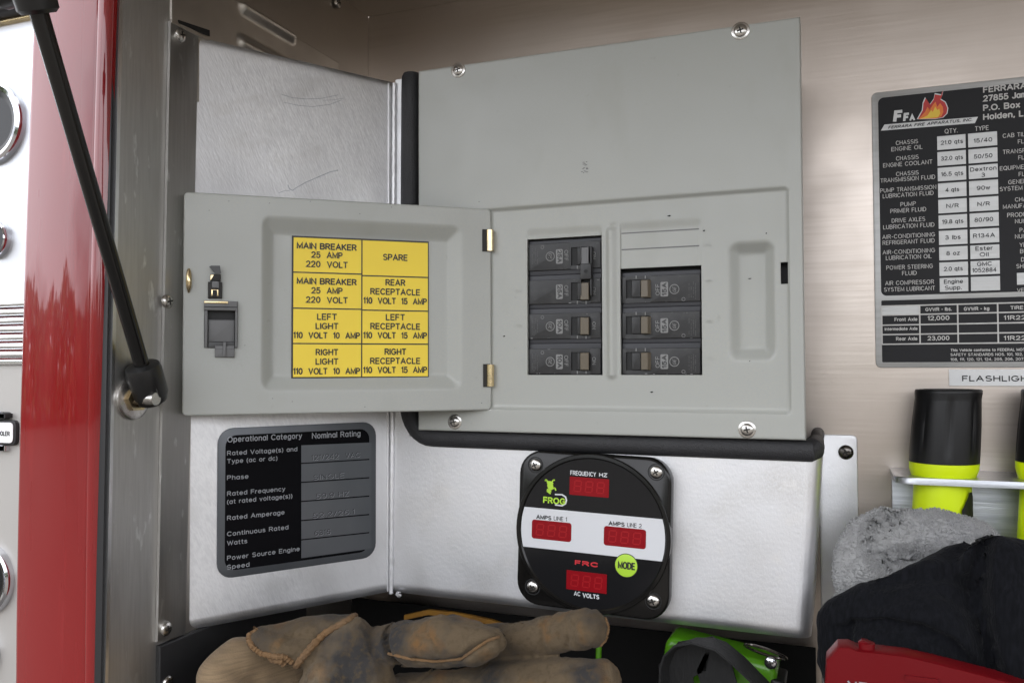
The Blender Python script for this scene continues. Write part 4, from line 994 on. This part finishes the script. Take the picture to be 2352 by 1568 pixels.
# right half, running out of the frame
for (st, x, y) in (('CAB TILT', 730, 342), ('FLUID', 804, 370), ('TRANSFER', 730, 421), ('FLUID', 806, 448), ('EQUIPMENT', 716, 501), ('FLUID', 808, 529), ('GENERATOR', 757, 568), ('SYSTEM LUBE', 716, 602), ('CHASSIS', 790, 653), ('MANUFACTURER', 731, 688), ('PRODUCTION', 752, 729), ('NUMBER', 790, 759), ('PAINT', 812, 802), ('NUMBER', 790, 833), ('YEAR', 812, 874), ('BUILT', 815, 905), ('DATE', 820, 945), ('SHIPPED', 797, 978), ('VEHICLE', 800, 1096)):
    pg.text(st, x, y, 21, k, 'l', None, -.004, dn=.0001)
a, b = pg.uv(800, 1058), pg.uv(1020, 992); m.plate(RW, a[0], a[1], b[0], b[1], .0012, .00165, 'data_silver')
# maker's mark: flames, three letters and a slanted banner
s_ = 'data_silver'
pg.poly([(134, 306), (152, 276), (609, 238), (594, 269)], s_, .0001)
pg.text('FERRARA FIRE APPARATUS, INC.', 170, 298, 15, 'ink', 'l', 412, .03, shear=.2, dn=.0003)
pg.text('F', 194, 266, 58, s_, 'l', 50, .05, shear=.12, dn=.0001); pg.text('F', 243, 262, 42, s_, 'l', 32, .05, shear=.12, dn=.0001); pg.text('A', 274, 259, 32, s_, 'l', 28, .05, dn=.0001)
def fan(c, pts, mt, dn):
    for i in range(len(pts) - 1): pg.poly([c, pts[i], pts[i + 1]], mt, dn)
red_ = [(310, 250), (335, 205), (338, 170), (350, 142), (362, 160), (372, 178), (392, 150), (398, 122), (430, 128), (442, 98), (436, 130), (428, 150), (452, 165), (464, 195), (460, 222), (440, 242), (400, 250), (310, 250)]
fan((400, 215), red_, s_, .0001)
def shrink(pts, c, f): return [(c[0] + (x - c[0])*f, c[1] + (y - c[1])*f) for x, y in pts]
fan((400, 215), shrink(red_, (400, 215), .93), 'flame_red', .00016)
fan((398, 225), [(318, 249), (350, 215), (362, 190), (372, 205), (392, 175), (402, 165), (410, 190), (424, 172), (438, 190), (440, 215), (430, 236), (400, 247), (318, 249)], 'flame_orange', .0002)
fan((395, 232), [(326, 249), (362, 232), (380, 205), (388, 215), (400, 188), (410, 205), (420, 200), (424, 222), (414, 240), (326, 249)], 'flame_yellow', .00024)
# weights table
def vl(y): return pg.uv(420, y)[1]
def ul_(x): return pg.uv(x, 1250)[0]
XC = [139, 325, 511, 707, 960]; YCc = [1155, 1200, 1250, 1297, 1345]
u9 = [ul_(x) for x in XC]; v9 = [vl(y) for y in YCc]; lw = .0005
for v in v9: m.plate(RW, u9[0], v - lw, u9[-1], v + lw, .0013, .00165, 'data_text')
for u in u9: m.plate(RW, u - lw, v9[-1], u + lw, v9[0], .0013, .00167, 'data_text')
m.flat(RW, [(u9[0], v9[1]), (u9[1], v9[1]), (u9[1], v9[0]), (u9[0], v9[0])], .00155, 'data_silver')
for (st, x, y, al, w_, cp) in (('GVWR - lbs.', 416, 1186, 'c', 130, 18), ('GVWR - kg', 602, 1183, 'c', 126, 18), ('TIRES', 767, 1179, 'l', 84, 18), ('Front Axle', 313, 1234, 'r', 114, 18), ('12,000', 416, 1231, 'c', 108, 22), ('11R22.5', 735, 1230, 'l', 145, 22), ('Intermediate Axle', 314, 1279, 'r', 165, 16), ('Rear Axle', 313, 1329, 'r', 106, 18), ('23,000', 416, 1329, 'c', 108, 22), ('11R22.5', 735, 1329, 'l', 145, 22),
     ('This Vehicle conforms to FEDERAL MOTOR VEHICLE', 475, 1384, 'l', 482, 14), ('SAFETY STANDARDS NOS. 101, 102, 103,', 475, 1406, 'l', 400, 14), ('108, 111, 120, 121, 124, 205, 206, 207, 208', 475, 1429, 'l', 410, 14)):
    pg.text(st, x, y, cp, k, al, w_, .022, dn=.0001)
m.build('plate', DP)
# torch label
m = MB(); u0, v0, u1, v1 = rectpx(RW, 2180, 848, 2460, 886, .001); m.plate(RW, u0, v0, u1, v1, .0002, .0008, 'white_paper')
pg = Page(m, RW, 0, 0, 1, .001); pg.text('FLASHLIGHTS', 2210, 875.5, 13.5, 'ink', 'l', 190, .02)
tag(m.build('flashlight_sign', None), 'white strip label reading FLASHLIGHT under the black data plate', 'label')

# ------------------------------------------------------------------ flashlight rack and flashlights
zt = RW.at(2052, 1076).z; YF = YR - .062
zs = zt
for _ in range(1):
    pass
q = atY(2100, 1094, YF); zs = (zt + q.z)/2 if abs(q.z - zt) < .02 else zt
HZ = Fr((0, YR, zs), (1, 0, 0), (0, -1, 0), (0, 0, 1))                   # top of the shelf, v = out from the wall
RK = thing('flashlight_rack', tuple(HZ.p(RW.uv(2200, 1100)[0], 0, 0)), 'bent aluminium rack on the rear wall holding the flashlights', 'rack')
xl = RW.at(2049, 1100, .03).x; xe = xl + .42
m = MB(); pts = [(xl, .0), (xl, .048)]
for k in range(7): t = R(180 - 90*k/6); pts.append((xl + .014 + .014*math.cos(t), .048 + .014*math.sin(t)))
pts += [(xe, .062), (xe, .0)]
m.poly(HZ, pts[::-1], -.0045, 0, 'rack_aluminium', bev=.0006); m.build('shelf', RK)
m = MB(); vz = zs - CAMZ; m.plate(RW, xl + .001, vz - .085, xe, vz - .0046, .0004, .004, 'rack_aluminium', bev=.0005); m.build('back_plate', RK)
def torch(cx, label):
    yc = YR - .037
    top, bh = atY(cx + 2, 884, yc), atY(cx - 8, 1060, yc)
    z1, z0 = top.z - .003, bh.z; x1, x0 = top.x, bh.x
    sc = (Vector((x0, yc, z0)) - CAM).dot(f0)/FPX
    rt = 70*sc; rb_ = 73*sc
    tt = thing('flashlight', (x0, yc, z0 - .09), label, 'flashlight', 'flashlights standing in the aluminium rack')
    def ringz(r, z, bump=0):
        t = (z - z0)/(z1 - z0); cx_ = x0 + (x1 - x0)*t; o_ = []
        for q in range(72):
            a = 2*math.pi*q/72; rr = r
            if bump: rr = r - bump*(1 if q % 9 == 0 else 0)
            o_.append(Vector((cx_ + rr*math.cos(a), yc + rr*math.sin(a), z)))
        return o_
    H = z1 - z0; m = MB()
    m.loft([ringz(rb_, z0), ringz(rb_, z0 + H*.10), ringz(rb_, z0 + H*.14, .0009), ringz(rb_*.985, z0 + H*.5, .0009), ringz(rt*.985, z0 + H*.84, .0009), ringz(rt*.98, z0 + H*.87), ringz(rt*1.0, z0 + H*.95), ringz(rt*1.0, z1 - .001), ringz(rt*.97, z1), ringz(rt*.86, z1), ringz(rt*.80, z1 - .004)], 'torch_black', True, False); m.build('head', tt)
    m = MB(); m.loft([ringz(rt*.82, z1 - .005), ringz(rt*.4, z1 - .0055), ringz(.0005, z1 - .0055)], 'gauge_dial'); m.build('lens', tt)
    m = MB(); m.loft([ringz(61*sc, z0 - .0135), ringz(65*sc, z0 - .012), ringz(72.5*sc, z0 - .0045), ringz(73*sc, z0 - .0002)], 'neon_yellow'); m.build('collar', tt)
    m = MB(); zb = zs - .10
    m.loft([ringz(57*sc, zb), ringz(59*sc, zb + .004), ringz(60.5*sc, z0 - .012)], 'neon_yellow'); bd = m.build('body', tt)
    fr_ = Fr((x0, yc, zs), (1, 0, 0), (0, 0, 1), (0, -1, 0)); m = MB()
    pp = []
    r6 = 61.3*sc; A0, A1 = R(-62), R(-28)
    def cyl(a, z): return Vector((x0 + r6*math.cos(a), yc + r6*math.sin(a), z))
    N_ = 8; lo = [cyl(A0 + (A1 - A0)*i/N_, zs - .07) for i in range(N_ + 1)]; hi = [cyl(A0 + (A1 - A0)*i/N_, zs - .022 + .012*min(1, i/5) - (.003 if i == N_ else 0)) for i in range(N_ + 1)]
    m.loft([lo, hi], 'torch_black', False, False, False); m.build('grip_patch', bd)
torch(2176, 'black and neon yellow flashlight under the white label, nearest the breaker panel')
torch(2424, 'second flashlight, cut by the right edge of the photograph')

# ------------------------------------------------------------------ gas strut
ST_ = thing('gas_strut', tuple(SD.at(305, 915, .001)), 'black gas strut slanting down across the red post to the jamb', 'gas strut')
bs = SD.at(305, 915, .001)
A = SD.at(345, 895, .034); A = atY(341, 890, bs.y + .004)
pB = atY(82, 4, YJ - .085)
ax = (pB - A).normalized()
m = MB(); zc = (A - CAM).dot(f0)/FPX
c_ = [A - ax*.0115, A - ax*.0095, A - ax*.004, A + ax*.012, A + ax*.0155, A + ax*.0165]
m.tube(c_, [.006, .0092, .0112, .0112, .0104, .006], 'strut_end', 26)
m.build('lower_socket', ST_)
m = MB(); fa = Fr(A, (1, 0, 0), (0, 0, 1), (0, -1, 0)); tocam = (CAM - A).normalized(); fs_ = Fr(A, ax.cross(tocam), ax, tocam)
m.plate(fs_, -.0022, -.009, .0045, -.002, 0.0085, .0113, 'latch_grey', r=.0006, bev=.0003); m.build('retaining_clip', ST_)
m = MB(); m.tube([A + ax*.015, A + ax*.16, pB - ax*.0], [.0047, .0047, .0049], 'strut_black', 28); m.build('cylinder', ST_)
m = MB(); m.tube([pB - ax*.006, pB - ax*.004, pB + ax*.010, pB + ax*.028], [.0085, .0105, .0112, .0112], 'strut_end', 24); 
m.tube([pB + ax*.004 + Vector((-.022, 0, .003)), pB + ax*.006 + Vector((.022, 0, .004))], [.008, .008], 'strut_end', 20); m.build('upper_socket', ST_)
m = MB(); u_, v_ = SD.uv(305, 915, .001)
m.disc(SD, u_, v_, [(.0135, .0007), (.0135, .0022), (.0115, .003)], 'screw_steel', 36); m.disc(SD, u_, v_, [(.0085, .003), (.0085, .006)], 'zinc_yellow', 6); m.disc(SD, u_, v_, [(.004, .006), (.004, .02)], 'screw_steel', 20)
m.build('ball_stud', ST_)

# ------------------------------------------------------------------ gear on the compartment floor
YG = .50; YU = .455
GL = thing('work_glove', tuple(atY(900, 1640, YG)), 'worn brown suede work glove with knit cuff lying below the housing', 'glove')
cuff = blob('cuff', [[(500, 1552, 50, YU + .003), (560, 1512, 50, YU + .022), (630, 1525, 54, YU + .046)], [(512, 1640, 66, YU - .002), (600, 1640, 76, YU + .022), (680, 1650, 76, YU + .046)], [(640, 1590, 60, YU + .046), (668, 1566, 44, YU + .052), (640, 1530, 40, YU + .046)], [(540, 1500, 38, YU + .018), (500, 1552, 50, YU + .003)], [(498, 1560, 46, YU), (512, 1640, 62, YU - .005)]], 'cuff_knit', GL, .0020, 8, [(90, .0006)])
hand = blob('hand', [[(604, 1470, 34, YG - .030), (700, 1466, 50, YG - .014), (800, 1460, 50, YG - .004)],
    [(596, 1474, 32, YG - .034), (650, 1490, 32, YG - .032), (690, 1498, 34, YG - .026), (740, 1490, 44, YG - .014)],
    [(812, 1458, 46, YG - .012), (780, 1520, 66, YG - .016), (765, 1600, 90, YG - .02)], [(812, 1458, 46, YG - .012), (845, 1560, 66, YG - .012)], [(760, 1600, 88, YG - .016), (900, 1640, 80, YG - .002)],
    [(868, 1476, 40, YG), (930, 1478, 52, YG - .008), (1020, 1470, 63, YG - .012), (1085, 1478, 54, YG - .014), (1130, 1472, 34, YG - .014)],
    [(930, 1626, 80, YG + .012), (1060, 1612, 78, YG + .012), (1180, 1600, 74, YG + .012)],
    [(1090, 1480, 42, YG + .022), (1190, 1465, 43, YG + .018), (1290, 1453, 43, YG + .010), (1350, 1444, 49, YG + .004)],
    [(1150, 1582, 64, YG + .008), (1280, 1570, 60, YG + .006), (1378, 1562, 54, YG + .004)]], 'suede', GL, .0015, 3, [(42, .0013), (110, .0006), (260, .0005), (34, -.0011)])
groove(hand, [(866, 1440), (874, 1475), (888, 1510), (925, 1575)], YG - .02, .007, 26, 8)
groove(hand, [(960, 1506), (1010, 1512), (1062, 1506), (1090, 1482), (1130, 1464), (1158, 1462)], YG - .02, .0028, 7, 20)
groove(hand, [(690, 1455), (730, 1462), (760, 1448)], YG - .02, .0018, 8, 14); groove(hand, [(930, 1440), (960, 1462), (1000, 1466)], YG - .02, .0016, 8, 16)
groove(hand, [(1230, 1420), (1245, 1450), (1238, 1490)], YG, .0022, 18, 8); groove(hand, [(1300, 1410), (1312, 1445), (1304, 1480)], YG, .0016, 14, 8); groove(hand, [(760, 1500), (800, 1525), (830, 1570)], YG - .02, .002, 10, 20); groove(hand, [(1250, 1520), (1262, 1550), (1256, 1580)], YG, .0018, 14, 8)
m = MB()
def seam(pts, r, lift=.0006, obj=hand):
    P = []
    for i in range(len(pts) - 1):
        for k in range(8):
            t = k/8; q = on_mesh(obj, pts[i][0] + (pts[i + 1][0] - pts[i][0])*t, pts[i][1] + (pts[i + 1][1] - pts[i][1])*t, lift)
            if q: P.append(q)
    if len(P) > 2:
        m = MB()
        S2 = [P[0]] + [(P[i - 1] + P[i]*2 + P[i + 1])/4 for i in range(1, len(P) - 1)] + [P[-1]]
        m.tube(S2, [r*(1 + .18*math.sin(i*2.2)) for i in range(len(S2))], 'seam_suede', 8); m.build('seam', GL)
bl = [(586, 1444), (566, 1456), (562, 1476), (572, 1494), (592, 1508), (620, 1514), (645, 1516), (664, 1530)]
seam(bl, .0024); seam([(x + 9, y - 8) for x, y in bl], .0019)
seam([(815, 1414), (785, 1432), (744, 1455), (712, 1488), (690, 1515), (668, 1542), (662, 1575)], .0024)
seam([(892, 1500), (940, 1512), (1000, 1518), (1060, 1512), (1090, 1490), (1120, 1470), (1150, 1460)], .0009)
seam([(1388, 1412), (1398, 1440), (1392, 1468), (1370, 1492)], .0009)

# yellow strap behind the glove, black bag strap
m = MB(); sec = []
for i, (x, y) in enumerate(((930, 1412), (985, 1400), (1040, 1405), (1090, 1414), (1130, 1423), (1180, 1440))):
    c = atY(x, y, .625); sec.append([c + Vector((0, -.0015, -.0035)), c + Vector((0, -.0015, .0004)), c + Vector((0, .0015, .0004)), c + Vector((0, .0015, -.0035))])
m.loft(sec, 'yellow_plastic')
tag(m.build('yellow_strap', None, 70), 'dull yellow strap glimpsed between the glove and the housing above it', 'strap')
# green lantern with its webbing
YL = .605
e0, e1 = atY(1548, 1492, YL), atY(1792, 1556, YL); axg = (e1 - e0).normalized()
GN = thing('green_lantern', tuple(atY(1660, 1600, YL)), 'lime green hand lantern lying under the right end of the housing', 'lantern')
fg = Fr(e0, axg, Vector((0, 0, 1)) - axg*axg.z, (0, -1, 0)); Lg = (e1 - e0).length
m = MB(); m.plate(fg, -.007, -.04, Lg - .002, .0075, -.03, .0, 'green_plastic', r=.007, bev=.005); m.build('body', GN)
m = MB(); m.plate(fg, Lg - .006, -.042, Lg + .004, -.002, -.026, .0006, 'torch_black', r=.002, bev=.002); m.build('end_cap', GN)
screw(GN, fg, 1770, 1521, .0042, .0, mat='chrome')
m = MB(); cR = atY(1758, 1496, YL - .004); m.tube([cR + Vector((.0135*math.cos(t), -.006*math.sin(t), .004*math.sin(t) - .0015*math.cos(t)*2)) for t in [2*math.pi*q/30 for q in range(30)]], .0010, 'strut_rod', 8, closed=True); m.build('ring', GN)
m = MB(); wb = [(1530, 1590), (1532, 1530), (1545, 1495), (1575, 1474), (1610, 1471), (1640, 1478), (1675, 1500), (1710, 1530), (1760, 1580), (1800, 1620)]
sec = []
P = [atY(x, y, YL - .022 + .006*math.sin(i)) for i, (x, y) in enumerate(wb)]
for i, c in enumerate(P):
    t = (P[min(i + 1, len(P) - 1)] - P[max(i - 1, 0)]).normalized(); sd = Vector((.18, 1, -.16)).normalized(); nn = t.cross(sd).normalized(); sd = nn.cross(t)
    sec.append([c - sd*.013 - nn*.0007, c + sd*.013 - nn*.0007, c + sd*.013 + nn*.0007, c - sd*.013 + nn*.0007])
m.loft(sec, 'webbing')
P2 = [atY(x, y, YL - .014) for x, y in ((1560, 1600), (1552, 1540), (1580, 1510), (1630, 1500), (1640, 1530), (1660, 1600))]; sec = []
for i, c in enumerate(P2):
    t = (P2[min(i + 1, 5)] - P2[max(i - 1, 0)]).normalized(); nn = t.cross(Vector((0, 1, 0))).normalized(); sd = nn.cross(t)
    sec.append([c - nn*.012 - sd*.0008, c + nn*.012 - sd*.0008, c + nn*.012 + sd*.0008, c - nn*.012 + sd*.0008])
m.loft(sec, 'webbing')
tag(m.build('webbing_strap', None, 60), 'looped black webbing strap in front of the green lantern', 'strap')
m = MB(); m.tube([atY(1376, 1470, .62), atY(1373, 1560, .62)], .0022, 'green_plastic', 10); m.build('green_cord', GN)  # separate thin green cord, only grouped under the lantern

# grey terry hood and black knit hat
YH = .625
hood = blob('terry_hood', [[(1985, 1310, 72, YH), (2010, 1270, 84, YH + .004), (2080, 1262, 96, YH + .006), (2150, 1266, 100, YH + .008), (2200, 1272, 92, YH + .008), (2262, 1320, 92, YH + .006)], [(2235, 1246, 56, YH + .012), (2262, 1280, 56, YH + .01)],
   [(1950, 1330, 38, YH - .004), (1956, 1276, 40, YH - .003), (1984, 1226, 42, YH + .002), (2030, 1203, 40, YH + .008)], [(1956, 1334, 42, YH - .006), (2010, 1344, 44, YH - .009), (2070, 1346, 46, YH - .009), (2130, 1338, 50, YH - .004)], [(1965, 1410, 62, YH - .002), (2100, 1425, 80, YH - .002), (2240, 1420, 80, YH)]], 'terry_grey', None, .0016, 10, [(55, .0010)], flatY=.62)
groove(hood, [(2046, 1206), (2016, 1220), (2002, 1245), (2001, 1270), (2014, 1296), (2046, 1314), (2100, 1322)], YH - .03, .0115, 76, 36)
me_ = hood.data; me_.calc_loop_triangles(); tv = []; tf = []
for lt in me_.loop_triangles:                                             # pile of the towelling: short loops standing off the surface
    a_, b_, c_ = [me_.vertices[i_].co for i_ in lt.vertices]
    if (a_ - CAM).dot(lt.normal) > .1 or random.random() > .55: continue
    r1, r2 = random.random(), random.random()
    if r1 + r2 > 1: r1, r2 = 1 - r1, 1 - r2
    p_ = a_ + (b_ - a_)*r1 + (c_ - a_)*r2; d_ = (lt.normal + Vector((random.gauss(0, .3), random.gauss(0, .3), random.gauss(0, .3) + .1))).normalized()
    x_ = d_.orthogonal().normalized(); x_.rotate(Matrix.Rotation(random.uniform(0, 6.3), 3, d_)); y_ = d_.cross(x_); k_ = len(tv); w_ = random.uniform(.0004, .0007); h_ = random.uniform(.0008, .0016)
    tv += [p_ + x_*w_, p_ - x_*w_*.5 + y_*w_*.87, p_ - x_*w_*.5 - y_*w_*.87, p_ + d_*h_ + x_*w_*.4, p_ + d_*h_ - x_*w_*.3 + y_*w_*.3, p_ + d_*h_ - x_*w_*.3 - y_*w_*.3]
    tf += [[k_, k_ + 1, k_ + 4, k_ + 3], [k_ + 1, k_ + 2, k_ + 5, k_ + 4], [k_ + 2, k_, k_ + 3, k_ + 5], [k_ + 3, k_ + 4, k_ + 5]]
ov = [v.co.copy() for v in me_.vertices]; of = [list(p.vertices) for p in me_.polygons]
me_.clear_geometry(); me_.from_pydata([tuple(v) for v in ov + tv], [], of + [[i_ + len(ov) for i_ in f] for f in tf]); me_.polygons.foreach_set('use_smooth', [True]*len(me_.polygons))
tag(hood, 'folded grey terry cloth hood in front of the flashlight rack', 'hood')
YK = .585
knit = blob('knit_cap', [[(1935, 1432, 62, YK), (2010, 1402, 70, YK - .002), (2090, 1382, 80, YK - .004), (2160, 1362, 88, YK - .002), (2215, 1335, 92, YK + .006)],
   [(1935, 1432, 62, YK), (1948, 1520, 70, YK + .002), (1985, 1620, 80, YK)], [(2050, 1475, 84, YK - .012), (2140, 1460, 104, YK - .014), (2200, 1500, 110, YK - .010)], [(2060, 1560, 100, YK), (2200, 1600, 120, YK)],
   [(2300, 1318, 92, YK - .008), (2335, 1400, 96, YK - .014), (2350, 1500, 100, YK - .016), (2390, 1620, 110, YK - .014)], [(2300, 1318, 92, YK - .008), (2400, 1345, 100, YK - .006), (2460, 1450, 120, YK - .008)], [(2250, 1400, 80, YK + .012), (2260, 1520, 90, YK + .012), (2280, 1640, 110, YK + .01)]], 'knit_black', None, .0022, 5, [(24, .003), (70, .0016), (190, .0005)], flatY=.55)
groove(knit, [(2292, 1215), (2268, 1290), (2262, 1370), (2272, 1460), (2300, 1580)], YK - .03, .011, 24, 50)
groove(knit, [(1960, 1452), (2040, 1440), (2120, 1448), (2190, 1480), (2240, 1540)], YK - .03, .007, 16, 50)
groove(knit, [(2030, 1370), (2100, 1350), (2190, 1345), (2250, 1380)], YK - .03, .005, 40, 12)
tag(knit, 'bunched black knit garment in front of the grey terry hood', 'garment')

# red box in the lower right corner
RB = Fr((0, .505, CAMZ), (1, 0, 0), (0, 0, 1), (0, -1, 0))
RBt = thing('red_box', tuple(RB.at(2050, 1620)), 'glossy red plastic box with upside down white lettering at the lower right corner', 'box')
m = MB(); pl = [(1924, 1484), (1948, 1484), (1966, 1492), (2008, 1496), (2083, 1505), (2153, 1521), (2293, 1557), (2390, 1590), (2390, 1700), (1888, 1700), (1897, 1514)]
pts = [RB.uv(*q) for q in pl]
def prism(fr, pts, n0, n1, inset, mt):
    cu = sum(p[0] for p in pts)/len(pts); cv = sum(p[1] for p in pts)/len(pts)
    m.loft([[fr.p(u, v, n0) for u, v in pts], [fr.p(u, v, n1 - .002) for u, v in pts], [fr.p(u + (.0008 if u < cu else -.0008), v + (.0008 if v < cv else -.0008), n1) for u, v in pts]], mt)
prism(RB, pts, -.014, 0, .001, 'red_plastic')
pg = Page(m, RB, 1803.2, 1372, .2333, .0006)
pts2 = [pg.uv(*q) for q in ((512, 480), (510, 1000), (385, 1000), (405, 615))]
m.build('shell', RBt)
m = MB(); m.tube([RB.at(1992, 1506, -.006), RB.at(1990, 1474, -.006), RB.at(1991, 1470, -.006)], [.0042, .0042, .003], 'red_plastic', 20); m.build('knob', RBt)
m = MB(); pg = Page(m, RB, 1803.2, 1372, .2333, .0006)
pg.text('LEADER', 612, 812, 88, 'plate_text', 'r', 640, .02, rot=180)
m.build('lettering', RBt)
m = MB(); a, b = pg.uv(1180, 810), pg.uv(1510, 762); m.poly(RB, [pg.uv(*q) for q in ((1190, 812), (1510, 840), (1505, 800), (1180, 762))], -.001, .0012, 'red_plastic'); m.build('raised_rib', RBt)
